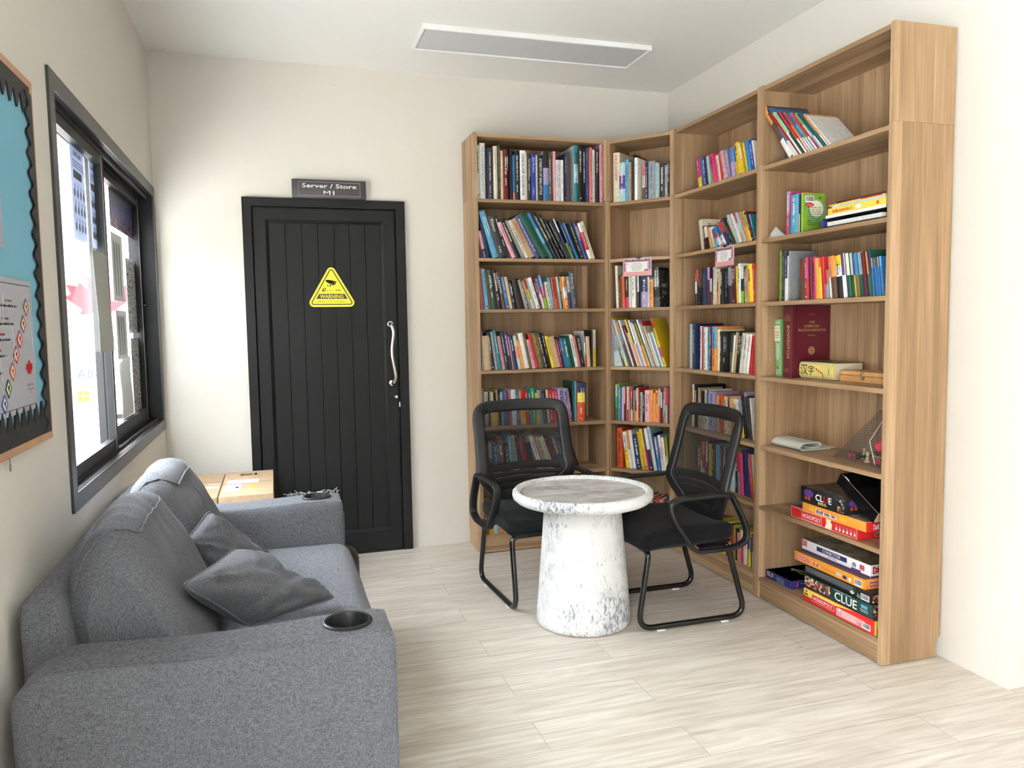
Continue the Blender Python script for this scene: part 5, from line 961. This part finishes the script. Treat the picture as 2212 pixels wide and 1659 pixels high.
# open black box lid leaning on top
lid = MB(); t = .002; W_, Dp, h_ = .235, .225, .048
lid.box(0, W_, 0, Dp, 0, t, 'black_gloss'); lid.box(0, W_, 0, t, t, h_, 'black_gloss'); lid.box(0, W_, Dp-t, Dp, t, h_, 'cardboard'); lid.box(0, t, t, Dp-t, t, h_, 'black_gloss'); lid.box(W_-t, W_, t, Dp-t, t, h_, 'cardboard')
lid.box(.004, W_-.004, .006, .0072, .01, h_-.002, 'cardboard'); lid.box(.02, .045, .0072, .009, .028, h_+.001, 'ink_w')
M = D0 @ Matrix.Translation((sY(2.572), .010, .654)) @ Matrix.Rotation(math.radians(30), 4, 'Y') @ Matrix.Translation((0, 0, 0))
o = lid.build('box_lid', M=M, smooth=0); tag(o, 'open black box lid tilted on top of the dark mystery game', 'box lid')
def m7(d, W_, h):
    d.poly([(.001, h*.45), (.05, h*.42), (.30, h*.98), (.001, h*.98)], 'game_yellow', 1); d.disc(.018, h*.8, .006, 'ink_b', 2, 8); d.rect(.006, h*.52, .022, .006, 'ink_m', 2)
    logo(d, .055, h*.30, .135, h*.46, k=3)
    d.poly([(.205, h*.12), (.365, h*.14), (.365, h*.66), (.21, h*.72), (.20, h*.6)], 'game_pink', 2)
    for i in range(7): d.marks(.235, h*(.60-.06*i), .08, .0022, 'ink_w', 3, i)
    d.text('CE', .325, h*.20, .010, 'ink_k', 3, align='l'); d.barcode(.352, h*.16, .042, h*.42, 3); d.disc(.222, h*.6, .008, 'ink_w', 3, 4)
def m7n(d, W_, h): d.rect(.001, .001, W_-.002, h-.002, 'game_yellow', 1); d.rect(.012, .003, W_-.024, h*.4, 'game_red', 2); d.disc(.04, h*.7, .008, 'ink_b', 2, 8)
game(2.757, 2.345, 2.152, .1025, .1600, 'game_red', 'cover_x', 'red and yellow board game box at the bottom of the lowest stack', m7, m7n, group=G7)
def c7(d, W_, h):
    d.poly([(.001, h*.15), (.150, h*.18), (.162, h*.45), (.158, h*.92), (.001, h*.97)], 'art_crowd', 1); clue(d, .185, h*.18, .034); d.marks(.182, h*.90, .10, .003, 'ink_w', 2, 3)
    d.rect(W_-.058, h*.52, .034, .013, 'ink_s', 2); d.marks(W_-.062, h*.36, .045, .004, 'ink_w', 2, 5); d.marks(W_-.060, h*.25, .04, .003, 'ink_w', 2, 6)
def c7n(d, W_, h): d.rect(.004, .003, W_-.01, h-.006, 'art_crowd', 1)
game(2.757, 2.362, 2.156, .1605, .2140, 'game_green', 'cover_k', 'dark green board game box with big white lettering and a crowd picture', c7, c7n, group=G7)
def b7(d, W_, h):
    for i in range(11): d.marks(.008, h*(.9-.055*i), .30-.01*(i % 3), .0016, 'ink_g', 2, i)
    d.poly([(W_-.120, h*.30), (W_-.105, h*.12), (W_-.092, h*.34), (W_-.106, h*.56)], 'ink_c', 2); d.text('CE', W_-.080, h*.08, .010, 'ink_w', 2, align='l'); d.disc(W_-.074, h*.42, .004, 'ink_E', 2, 8); d.barcode(W_-.058, h*.06, .046, h*.62, 2)
game(2.770, 2.375, 2.165, .2145, .2535, 'cover_k', 'cover_k', 'black board game box covered in small grey print', b7, c7n, group=G7)
def p7(d, W_, h):
    logo(d, .022, h*.26, .080, h*.44, k=2); d.marks(.118, h*.22, .055, h*.42, 'ink_w', 2, 2); d.marks(.120, h*.26, .05, h*.34, 'ink_r', 3, 3); d.line(.18, h*.45, .265, h*.42, .0012, 'ink_x', 2)
    d.rect(.268, h*.30, .03, h*.3, 'ink_q', 2); d.disc(.318, h*.42, .012, 'ink_i', 2, 16, ry=.008); d.poly([(.338, h*.4), (.348, h*.1), (.357, h*.42), (.347, h*.68)], 'ink_c', 2); d.barcode(W_-.055, h*.12, .042, h*.68, 2)
def p7n(d, W_, h): logo(d, .024, h*.26, .085, h*.48, k=2)
game(2.850, 2.422, 2.172, .2540, .2945, 'game_orange', 'cover_x', 'orange board game box between the white one and the black one', p7, p7n, group=G7)
def w7(d, W_, h):
    d.rect(.001, .001, W_-.002, h*.12, 'cover_v', 1); d.rect(.004, h*.42, .030, h*.50, 'ink_r', 2); d.disc(.019, h*.67, .011, 'ink_w', 3, 20); d.disc(.019, h*.67, .009, 'ink_r', 4, 20); d.marks(.010, h*.62, .018, .005, 'ink_w', 5, 1)
    d.rect(.098, h*.44, .185, h*.40, 'game_navy', 2); d.text('CONECTOR', .190, h*.53, .012, 'ink_w', 3, bold=True, maxw=.16, sx=1.15); d.text('HISTORIA', .196, h*.22, .008, 'ink_m', 3, maxw=.09, sx=1.1)
    for i in range(9): d.disc(.085+.006*i, h*.30, .0009, 'ink_k', 3, 5); d.disc(.252+.006*i, h*.28, .0009, 'ink_k', 3, 5)
    d.disc(.325, h*.56, .013, 'ink_g', 3, 7, ry=.011); d.rect(.308, h*.15, .055, h*.14, 'ink_v', 3); d.rect(.356, h*.36, .026, h*.42, 'ink_r', 3); d.text('7-12', .369, h*.56, .007, 'ink_w', 4, maxw=.022); d.marks(.360, h*.42, .018, .003, 'ink_w', 4, 2)
def w7n(d, W_, h): d.rect(.001, .001, W_-.002, h*.12, 'cover_v', 1); d.rect(.010, h*.30, .040, h*.6, 'ink_r', 2); d.disc(.030, h*.6, .014, 'ink_w', 3, 20); d.disc(.030, h*.6, .011, 'ink_r', 4, 20); d.marks(.018, h*.55, .024, .006, 'ink_w', 5, 1)
game(2.846, 2.432, 2.208, .2950, .3450, 'game_white', 'art_map', 'white board game box with a navy title bar on top of the stack', w7, w7n, group=G7)
def g7(d, W_, h): d.marks(.012, h*.66, .05, .009, 'ink_w', 2, 1); d.marks(.016, h*.36, .045, .010, 'ink_z', 2, 2); [d.marks(.085, h*(.68-.18*i), .055, .0035, 'ink_q', 2, 4+i) for i in range(4)]
def g7n(d, W_, h): d.poly([(.03, h*.25), (.036, h*.2), (.040, h*.75), (.034, h*.8)], 'ink_h', 2); d.marks(.052, h*.55, .06, .004, 'ink_q', 2, 1)
o = game(3.070, 2.882, 2.180, .1025, .1400, 'game_navy', 'art_dark', 'navy space origami box lying left of the board game stack', g7, g7n, D_=.21, group=G7)
m = MB(); d = Dec(m, (sY(3.070), dX(2.180), .1404), (1, 0, 0), (0, 1, 0), lift=.0006); d.rect(.004, .004, .180, .20, 'game_navy', 0)
d.text('SPACE', .125, .135, .020, 'ink_g', 2, bold=True, ang=-.0); d.text('ORIGAMI', .120, .105, .020, 'ink_l', 2, bold=True, maxw=.115); d.poly([(.03, .12), (.06, .135), (.095, .15), (.062, .115), (.068, .09), (.048, .108)], 'ink_g', 2); p = m.build('cover_print', smooth=0); p.parent = o; p.matrix_parent_inverse = Matrix()
# ---------------------------------------------------------------- two notices clipped to shelf edges
def notice(cab, s, z, w_, h_, label):
    m = MB(); m.box(0, w_, -.0015, 0, -h_, 0, 'clear_plastic'); m.box(.004, w_-.004, -.0022, -.0015, -h_+.002, -.010, 'cover_p')
    d = Dec(m, (0, -.0022, -h_), (1, 0, 0), (0, 0, 1), lift=.0003)
    d.rect(.004, .002, w_-.008, h_*.22, 'game_pink', 1)
    rd = random.Random(5)
    for i in range(16): d.rect(.006+i*(w_-.014)/16, h_*.80, (w_-.014)/22, h_*rd.uniform(.06, .11), 'ink_'+rd.choice('mvMx'), 1)
    for i in range(5): d.rect(.006, h_*(.30+.09*i), .010, h_*.05, 'ink_v', 1); d.rect(w_-.018, h_*(.36+.09*i), .010, h_*.05, 'ink_v', 1)
    d.rect(w_*.13, h_*.24, w_*.72, h_*.52, 'ink_w', 2)
    for i, s_ in enumerate(('Students who wish to', 'borrow a book are kindly', 'requested to drop by the', 'office to complete the', 'registration process.')): d.text(s_, w_*.48, h_*(.66-.085*i), h_*.045, 'ink_k', 3, maxw=w_*.5, bold=True)
    leaf(d, w_*.17, h_*.66, .004, 'ink_r', 3); d.rect(w_*.76, h_*.30, w_*.11, h_*.05, 'ink_i', 4); d.rect(w_*.74, h_*.25, w_*.11, h_*.04, 'ink_O', 4)
    o = m.build('shelf_notice', M=frame_M(cab) @ Matrix.Translation((s, -.001, z)), smooth=0)
    c_ = MB(); c_.rbox(w_*.48, w_*.62, -.006, .006, -.006, .003, 'black_gloss', .001, 1); p = c_.build('binder_clip'); p.parent = o
    return tag(o, label, 'notice', 'pink library notices clipped to the shelves')
notice('B', .104, 1.6835, .180, .105, 'pink library notice clipped on the narrow corner bookcase')
notice('C', .435, 1.684, .168, .100, 'pink library notice clipped on the bookcase right of the corner')
# ================================================================ sofa
SY0, SY1 = 1.752, 3.352; AT = .172      # near and far outer faces, arm thickness
sofa = empty('sofa', (-.14, (SY0+SY1)/2, 0)); tag(sofa, 'blue-grey two-seat fabric sofa with cup holders in its arms', 'sofa')
def spart(name, m, parent=sofa, smooth=60, ref=None):
    o = m.build(name, smooth=smooth); o.parent = parent; o.matrix_parent_inverse = Matrix.Translation((.14, -(SY0+SY1)/2, 0)) if parent is sofa else Matrix(); return o
def cushion_noise(p, s_=9, a=.004):
    v = noise.noise_vector(p*s_); w2 = noise.noise_vector(p*s_*2.7+Vector((5, 1, 2))); return p+v*a+w2*a*.4
def arm(y0, y1, label=None):
    m = MB()
    def wr(q):
        # rear top corner rounds off, the top runs level
        t = max(0, min(1, (-.465-q.x)/.08))
        if q.z > .45: q.z -= .045*t*t
        q.z += .006*math.sin(q.x*9)*(1 if q.z > .5 else 0)
        return cushion_noise(q, 5, .0022)
    m.puff(-.545, .243, y0, y1, .035, .603, .017, 'sofa_fabric', 18, (.006, .004, .003), warp=wr)
    o = spart('arm', m)
    # piped seams on the top edges and the front face
    m = MB()
    for yy, of in ((y0+.010, -1), (y1-.010, 1)):
        pts = [(x, yy, .6035-.045*max(0, min(1, (-.465-x)/.08))**2+.006*math.sin(x*9)-.002) for x in [-.50+.045*i for i in range(16)]]
        m.tube(pts, .0022, 'sofa_fabric', 6)
        m.tube([(.2445, yy+.002*of*-1, z_) for z_ in [.06+.05*i for i in range(11)]], .0022, 'sofa_fabric', 6)
    p = spart('seam', m, o)
    cx, cy = .142, (y0+y1)/2+.004; m = MB()
    M = Matrix.Translation((cx, cy, .6125))
    m.lathe([(.059, -.006), (.0585, .001), (.055, .004), (.050, .003), (.048, -.002), (.044, -.060), (.001, -.062)], 'black_plastic', 40, M, cap0=False)
    cu = MB(); cu.lathe([(.049, .45), (.049, .70)], 'black_plastic', 40, Matrix.Translation((cx, cy, 0))); co = cu.build('cutter', smooth=0)
    bo = o.modifiers.new('cup_hole', 'BOOLEAN'); bo.operation = 'DIFFERENCE'; bo.object = co; bo.solver = 'EXACT'
    bpy.context.view_layer.update(); nm = bpy.data.meshes.new_from_object(o.evaluated_get(bpy.context.evaluated_depsgraph_get()))
    o.modifiers.clear(); o.data = nm; bpy.data.objects.remove(co)
    spart('cup_holder', m, o, 40)
    return o
arm(SY0, SY0+AT); arm(SY1-AT, SY1)
m = MB(); m.puff(-.52, .215, SY0+AT-.01, SY1-AT+.01, .05, .285, .02, 'sofa_fabric', 8); spart('seat_base', m)
m = MB(); m.puff(-.42, .262, SY0+AT+.002, SY1-AT-.002, .262, .442, .055, 'sofa_fabric', 18, (.010, 0, .018), warp=lambda q: cushion_noise(q, 4, .004)); spart('seat_cushion', m)
m = MB(); m.puff(.18, .305, SY1-AT-.01, SY1-.035, .12, .40, .06, 'black_plastic', 8); spart('front_bolster', m)
m = MB()
def wb_(q):
    t = max(0, min(1, (q.z-.40)/.33)); 
    if q.x > -.50: q.x -= .055*t
    return cushion_noise(q, 5, .003)
m.puff(-.560, -.425, SY0+AT*.72, SY1-AT*.72, .06, .728, .022, 'sofa_fabric', 12, (0, .004, .006), warp=wb_); spart('backrest', m)
def feet():
    for x in (-.48, .17):
        for y in (SY0+.06, SY1-.06): m = MB(); m.lathe([(.022, 0), (.028, .05)], 'black_plastic', 16, Matrix.Translation((x, y, 0))); spart('foot', m)
feet()
PROF = [(-.492, .66), (-.486, .745), (-.462, .82), (-.425, .862), (-.385, .868), (-.345, .845), (-.300, .775), (-.255, .690), (-.215, .600), (-.188, .520), (-.180, .470), (-.200, .445), (-.30, .432), (-.42, .445), (-.470, .52)]
def back_cushion(y0, y1, seed, tall=1.0, dx=0):
    cxz = Vector((-.345, .64)); ny = 30; n_ = 72
    prof = [Vector(p) for p in PROF]; 
    # resample closed spline
    def cr_(a, b_, c, d, t): return .5*((2*b_)+(c-a)*t+(2*a-5*b_+4*c-d)*t*t+(3*b_-a-3*c+d)*t**3)
    k = len(prof); R_ = [cr_(prof[(i-1) % k], prof[i], prof[(i+1) % k], prof[(i+2) % k], j/5) for i in range(k) for j in range(5)]; n_ = len(R_)
    vs = []; fs = []
    off = Vector((seed*7.1, seed*3.3, 0))
    for a in range(ny+1):
        t = -1+2*a/ny; e = (1-abs(t)**5)**.42 if abs(t) < 1 else 0
        sc_ = .60+.40*e; y = (y0+y1)/2+(y1-y0)/2*t
        for b_ in range(n_):
            p = R_[b_]; q = cxz+(p-cxz)*sc_
            q.y = .434+(q.y-.434)*tall if q.y > .434 else q.y
            v = Vector((q.x+dx, y, q.y+.018*(1-t*t)*(1 if q.y > .7 else 0)))
            # wrinkles run from the top seam down the face
            top = max(0, min(1, (v.z-.55)/.3))
            wr = noise.noise(Vector((v.y*26+v.x*9, v.x*7, v.z*6))+off)*.0095*top+noise.noise(v*7+off)*.012
            nrm = Vector((q.x-cxz.x, t*.12, q.y-cxz.y)).normalized(); v += nrm*wr*(.3+.7*e)
            vs.append(v)
    for a in range(ny):
        for b_ in range(n_): fs.append((a*n_+b_, a*n_+(b_+1) % n_, (a+1)*n_+(b_+1) % n_, (a+1)*n_+b_))
    fs.append(tuple(range(n_))); fs.append(tuple(range(ny*n_, (ny+1)*n_))[::-1])
    m = MB(); m.add(vs, fs, 'sofa_fabric'); o = spart('back_cushion', m, smooth=80)
    # piping follows the top front edge and turns down round both ends to the back
    m = MB(); bi = min(range(n_), key=lambda b_: (vs[ny//2*n_+b_]-Vector((-.352+dx, (y0+y1)/2, .80))).length)
    bk = min(range(n_), key=lambda b_: (vs[ny//2*n_+b_]-Vector((-.49+dx, (y0+y1)/2, .70))).length)
    pts = []
    for a in range(1, ny):
        t = abs(-1+2*a/ny); e = max(0, (t-.55)/.42)**1.6; d_ = bk-bi; d_ = d_-n_ if d_ > n_/2 else (d_+n_ if d_ < -n_/2 else d_)
        f_ = bi+d_*min(1, e); i0 = math.floor(f_); q = Vector(vs[a*n_+i0 % n_]).lerp(Vector(vs[a*n_+(i0+1) % n_]), f_-i0)
        pts.append(q+(Vector((q.x+.345, .35*(-1+2*a/ny), q.z-.64)).normalized()*.0035))
    m.tube(pts, .0030, 'sofa_fabric', 6)
    spart('piping', m, o); return o
back_cushion(SY0+AT+.004, 2.565, 1, .92); back_cushion(2.57, SY1-AT-.006, 2, .93, .008)
def pillow(corners, thick, label, seed, flat=0):
    """corners a b c d in order; puffed square cushion with pinched corners"""
    A, B_, C_, D_ = (Vector(c) for c in corners); n_ = 26; c0 = (A+B_+C_+D_)/4; Nn = (B_-A).cross(D_-A).normalized()
    if Nn.z < 0: Nn = -Nn
    rows = []
    for s_ in (1, -1):
        for i in range(n_+1):
            u = i/n_
            for j in range(n_+1):
                v = j/n_; x, y = 2*u-1, 2*v-1
                # edges curve in between the pinched corners
                xx = x*(1.03-.055*(1-y*y)-.05*(x*x*y*y)**3); yy = y*(1.03-.055*(1-x*x)-.05*(x*x*y*y)**3); u2, v2 = (xx+1)/2, (yy+1)/2
                P_ = A*(1-u2)*(1-v2)+B_*u2*(1-v2)+C_*u2*v2+D_*(1-u2)*v2
                h = thick*(max(0, (1-abs(x)**3)*(1-abs(y)**3)))**.55
                # folds fan out from the corners
                w_ = 0
                for (cx, cy) in ((-1, -1), (1, -1), (-1, 1), (1, 1)):
                    dx_, dy_ = x-cx, y-cy; r_ = math.hypot(dx_, dy_); an = math.atan2(dy_, dx_)
                    w_ += math.sin(an*11+seed+cx*2+cy)*math.exp(-(r_-.45)**2*5)*.0085
                w_ += noise.noise(Vector((x*2.3, y*2.3, seed)))*.016+noise.noise(Vector((x*6, y*2, seed*2)))*.010
                k = min(1, (1-abs(x))*5)*min(1, (1-abs(y))*5)
                lo = s_ > 0 or not flat
                rows.append(P_+Nn*(s_*h*(1 if lo else flat)+w_*k*(s_ > 0)))
    fs = []; S_ = (n_+1)**2
    for s_ in (0, 1):
        for i in range(n_):
            for j in range(n_):
                a = s_*S_+i*(n_+1)+j; q = (a, a+n_+1, a+n_+2, a+1); fs.append(q if s_ == 0 else q[::-1])
    m = MB(); m.add(rows, fs, 'sofa_fabric'); o = m.build('throw_pillow', smooth=80)
    me = o.data; bm = bmesh.new(); bm.from_mesh(me); bmesh.ops.remove_doubles(bm, verts=bm.verts[:], dist=.0004); bmesh.ops.recalc_face_normals(bm, faces=bm.faces[:]); bm.to_mesh(me); bm.free(); me.shade_smooth()
    e = [i*(n_+1) for i in range(n_+1)]+[n_*(n_+1)+j for j in range(1, n_+1)]+[i*(n_+1)+n_ for i in range(n_-1, -1, -1)]+[j for j in range(n_-1, 0, -1)]
    m = MB(); m.tube([rows[i] for i in e], .0032, 'sofa_fabric', 6, closed=True); p = m.build('piping'); p.parent = o
    tag(o, label, 'pillow', 'loose pillows on the sofa'); return o
pillow([(-.238, 2.010, .690), (-.095, 2.225, .484), (.150, 2.400, .478), (-.134, 2.430, .655)], .062, 'grey throw pillow in front, tilted across the seat near the cup holder arm', 1.3)
pillow([(-.292, 2.50, .665), (-.155, 2.56, .490), (-.015, 2.79, .480), (-.222, 2.61, .735)], .060, 'grey throw pillow behind the other one, leaning on the back cushions', 4.1)
# fringe of a throw hanging behind the far arm
m = MB(); ym = SY1+.006
m.box(.02, .235, ym, ym+.004, .38, .596, 'soft_fringe')
rd = random.Random(8)
for i in range(44):
    x = .025+.21*i/43; h_ = rd.uniform(.012, .03); 
    m.tube([(x, ym+.002, .590), (x+rd.uniform(-.006, .006), ym-.002, .604+h_*.4), (x+rd.uniform(-.02, .02), ym-.012, .606+h_*rd.uniform(.3, .8))], .0013, 'soft_fringe', 5)
tag(m.build('throw_blanket'), 'pale fringed cloth hanging over the far sofa arm', 'blanket')
# ================================================================ cardboard boxes in the corner
def carton(x0, x1, y0, y1, h, label, draw):
    m = MB(); m.rbox(x0, x1, y0, y1, 0, h, 'cardboard', .003, 2); d = Dec(m, (x0, y0, h), (1, 0, 0), (0, 1, 0), lift=.0005); draw(d, x1-x0, y1-y0, m)
    return tag(m.build('cardboard_box'), label, 'box', 'cardboard boxes behind the sofa')
def dA(d, a, b_, m):
    yc = b_*.50; d.rect(0, yc-.035, a, .07, 'tape', 1); d.line(0, yc, a, yc+.01, .002, 'ink_x', 2); d.line(a*.55, yc+.015, a, yc+.05, .004, 'ink_a', 2)
    d.rect(.020, b_*.46, a*.62, b_*.155, 'ink_w', 3); d.rect(.018, b_*.14, a*.30, b_*.29, 'ink_w', 3); d.marks(.03, b_*.50, a*.5, .012, 'ink_g', 4, 1)
    for i in range(6): d.rect(.030, b_*.27+i*.013, .028, .004, 'ink_g', 4)
    d.rect(.066, b_*.28, .014, .030, 'ink_k', 4); d.marks(.03, b_*.18, .05, .010, 'ink_g', 4, 3)
    d.rect(.135, b_*.30, .026, .042, 'ink_y', 3)
    for q in (.80, .86): d.line(.085, b_*q, .135, b_*q, .010, 'ink_k', 3); d.poly([(.070, b_*q), (.088, b_*q-.012), (.088, b_*q+.012)], 'ink_k', 3)
    d.rect(.146, b_*.80, .012, .05, 'ink_k', 3); d.disc(.006, b_*.44, .007, 'ink_r', 4, 8)
    m.box(a*.0-.274+.0, -.274+.0016, 3.76, 3.7605, .1, .5, 'ink_x')
def dB(d, a, b_, m): d.rect(0, b_*.48, a, .05, 'tape', 1); d.rect(0, b_*.34, a*.97, .055, 'ink_w', 2); d.line(0, b_*.62, a, b_*.61, .002, 'ink_x', 2)
carton(-.273, -.033, 3.715, 4.34, .548, 'brown cardboard box with shipping labels and a yellow sticker on top', dA)
carton(-.520, -.279, 3.715, 4.34, .546, 'brown cardboard box closed with white tape, nearest the window wall', dB)
# ================================================================ round table
tb = empty('round_table', (1.265, 3.105, 0)); tag(tb, 'round whitewashed concrete side table with a tapered drum base', 'table')
def tp(name, m): o = m.build(name, smooth=50); o.parent = tb; return o
m = MB(); m.lathe([(.196, 0), (.206, .008), (.208, .030), (.200, .12), (.184, .32), (.170, .50), (.168, .535)], 'whitewashed_concrete', 72); tp('base', m)
m = MB(); R1 = .308
m.lathe([(.20, .530), (.262, .534), (.290, .544), (.304, .556), (R1, .570), (R1-.002, .584), (R1-.010, .593), (R1-.022, .5935), (R1-.030, .588), (R1-.034, .579), (R1-.042, .577), (.001, .577)], 'whitewashed_concrete', 96,
        mats=['whitewashed_concrete']*9+['tabletop_concrete']*2); tp('table_top', m)
# ================================================================ chairs
def make_chair():
    root = empty('visitor_chair'); R_ = .0125
    def cp(name, m, parent=root, smooth=45): o = m.build(name, smooth=smooth); o.parent = parent; return o
    # local: x across, -y forward, z up. sled frame of one bent tube per side joined under the seat
    m = MB()
    for s_ in (-1, 1):
        x = .218*s_
        pts = fillet([(x*.35, -.205, .345), (x, -.21, .345), (x, -.262, .0135+.004), (x, .262, .0135+.004), (x, .168, .345), (x*.35, .165, .345)], [0, .035, .075, .075, .035, 0], n=8)
        m.tube(pts, R_, 'black_gloss', 14)
    m.tube([(-.09, -.205, .345), (.09, -.205, .345)], R_, 'black_gloss', 12); m.tube([(-.09, .165, .345), (.09, .165, .345)], R_, 'black_gloss', 12)
    fr_ = cp('sled_frame', m)
    for s_ in (-1, 1):
        for y in (-.155, .155): m = MB(); m.rbox(.218*s_-.011, .218*s_+.011, y-.018, y+.018, 0, .006, 'white_plastic', .001, 1); cp('glide', m, fr_)
    m = MB(); m.rbox(-.215, .215, -.215, .19, .352, .366, 'black_plastic', .004)
    cp('seat_pan', m)
    m = MB()
    def ws(q):
        x, y = q.x/.245, q.y/.23
        if y < 0: q.z -= .022*y*y*(1 if q.z > .39 else .5)      # waterfall front
        q.z += .010*(x*x)*(q.z > .40)-.006*math.cos(x*2)*(q.z > .40)
        k = 1-.10*max(0, y); q.x *= k
        return cushion_noise(q, 7, .0018)
    m.puff(-.245, .245, -.245, .205, .362, .428, .030, 'chair_fabric', 14, (.004, .012, .012), warp=ws); cp('seat', m, smooth=70)
    # armrest loops
    for s_ in (-1, 1):
        x = .258*s_
        pts = fillet([(x, .158, .575), (x, -.09, .572), (x, -.135, .552), (x, -.118, .485), (x, -.012, .338), (x, .18, .338), (x, .243, .365), (x, .235, .43), (x, .185, .53)], [.02, .04, .045, .05, .03, .05, .05, .07, .03], closed=True, n=5)
        m = MB(); m.tube(pts, 0, 'black_plastic', 12, closed=True, sec=(.038, .018), fix=(1, 0, 0))
        m.rbox(min(x, .21*s_), max(x, .21*s_), .02, .13, .345, .352, 'black_plastic', .002); m.rbox(min(x, .225*s_), max(x, .225*s_), .14, .175, .55, .575, 'black_plastic', .004)
        cp('armrest', m)
    # backrest: bent plastic frame holding black mesh
    def S_(u, v):
        hw = (.150+(.236-.150)*min(1, v/.28)) if v < .28 else .236-.008*(v-.28)/.72
        yy = (.175-.035*min(1, v/.30)) if v < .30 else .140+.085*((v-.30)/.70)
        return Vector((u*hw, yy+.032*(1-u*u)*min(1, v*3)-.004, .435+.455*v+.010*(1-u*u)*v))
    loop = [S_(u, 1) for u in (-.86, -.5, 0, .5, .86)]+[S_(1, .93), S_(1, .7), S_(1, .45), S_(1, .29), S_(.93, .12)]+[S_(u, .03) for u in (.75, .35, 0, -.35, -.75)]+[S_(-.93, .12), S_(-1, .29), S_(-1, .45), S_(-1, .7), S_(-1, .93)]
    k = len(loop); sm = []
    for i in range(k):
        a, b_, c, d = loop[i-1], loop[i], loop[(i+1) % k], loop[(i+2) % k]
        for j in range(4): t = j/4; sm.append(.5*((2*b_)+(c-a)*t+(2*a-5*b_+4*c-d)*t*t+(3*b_-a-3*c+d)*t**3))
    m = MB(); m.tube(sm, 0, 'black_plastic', 12, closed=True, sec=(.020, .060), fix=(0, 1, 0)); bf = cp('back_frame', m)
    for v_, th in ((.335, .040), (.260, .024), (.195, .026), (.125, .036)):
        m = MB(); pts = [S_(u, v_-.035*(1-u*u)*-1*(.6)) for u in [-.97+1.94*i/16 for i in range(17)]]
        m.tube(pts, 0, 'black_plastic', 10, sec=(.010, th), fix=(0, 1, 0)); cp('lumbar_bar', m, bf)
    for s_ in (-1, 1):
        m = MB(); nn = 8; vs = []
        for i in range(nn+1):
            v_ = .05+.29*i/nn
            for u in (.98*s_, (.62+.2*i/nn)*s_):
                p_ = S_(u, v_); vs += [p_+Vector((0, -.003, 0)), p_+Vector((0, .004, 0))]
        fs = []
        for i in range(nn):
            a = i*4; fs += [(a, a+2, a+6, a+4), (a+1, a+5, a+7, a+3), (a, a+4, a+5, a+1), (a+2, a+3, a+7, a+6)]
        m.add(vs, fs, 'black_plastic'); cp('side_web', m, bf)
    m = MB(); nu, nv = 16, 20; vs = [S_(-.97+1.94*i/nu, .04+.94*j/nv)+Vector((0, .002, 0)) for j in range(nv+1) for i in range(nu+1)]
    m.add(vs, [(j*(nu+1)+i, j*(nu+1)+i+1, (j+1)*(nu+1)+i+1, (j+1)*(nu+1)+i) for j in range(nv) for i in range(nu)], 'chair_mesh'); cp('mesh_panel', m, smooth=80)
    # the strut that carries the back
    m = MB()
    for s_ in (-1, 1): m.tube(fillet([(.15*s_, .10, .348), (.15*s_, .185, .355), (.145*s_, .178, .46)], .04), 0, 'black_plastic', 10, sec=(.03, .010), fix=(1, 0, 0))
    cp('back_support', m)
    return root
def copy_tree(o, parent=None):
    c = o.copy(); col.objects.link(c)
    if parent is not None: c.parent = parent
    for ch in list(o.children): copy_tree(ch, c)
    return c
ch1 = make_chair(); ch2 = copy_tree(ch1)
ch1.location = (1.205, 3.535, 0); ch1.rotation_euler = (0, 0, math.radians(3.5))
ch2.location = (1.685, 3.105, 0); ch2.rotation_euler = (0, 0, -PI/2)
tag(ch1, 'black mesh-back armchair facing the camera with its back to the bookcases', 'chair', 'black mesh visitor chairs')
tag(ch2, 'black mesh-back armchair seen from its side, beside the table base', 'chair', 'black mesh visitor chairs')
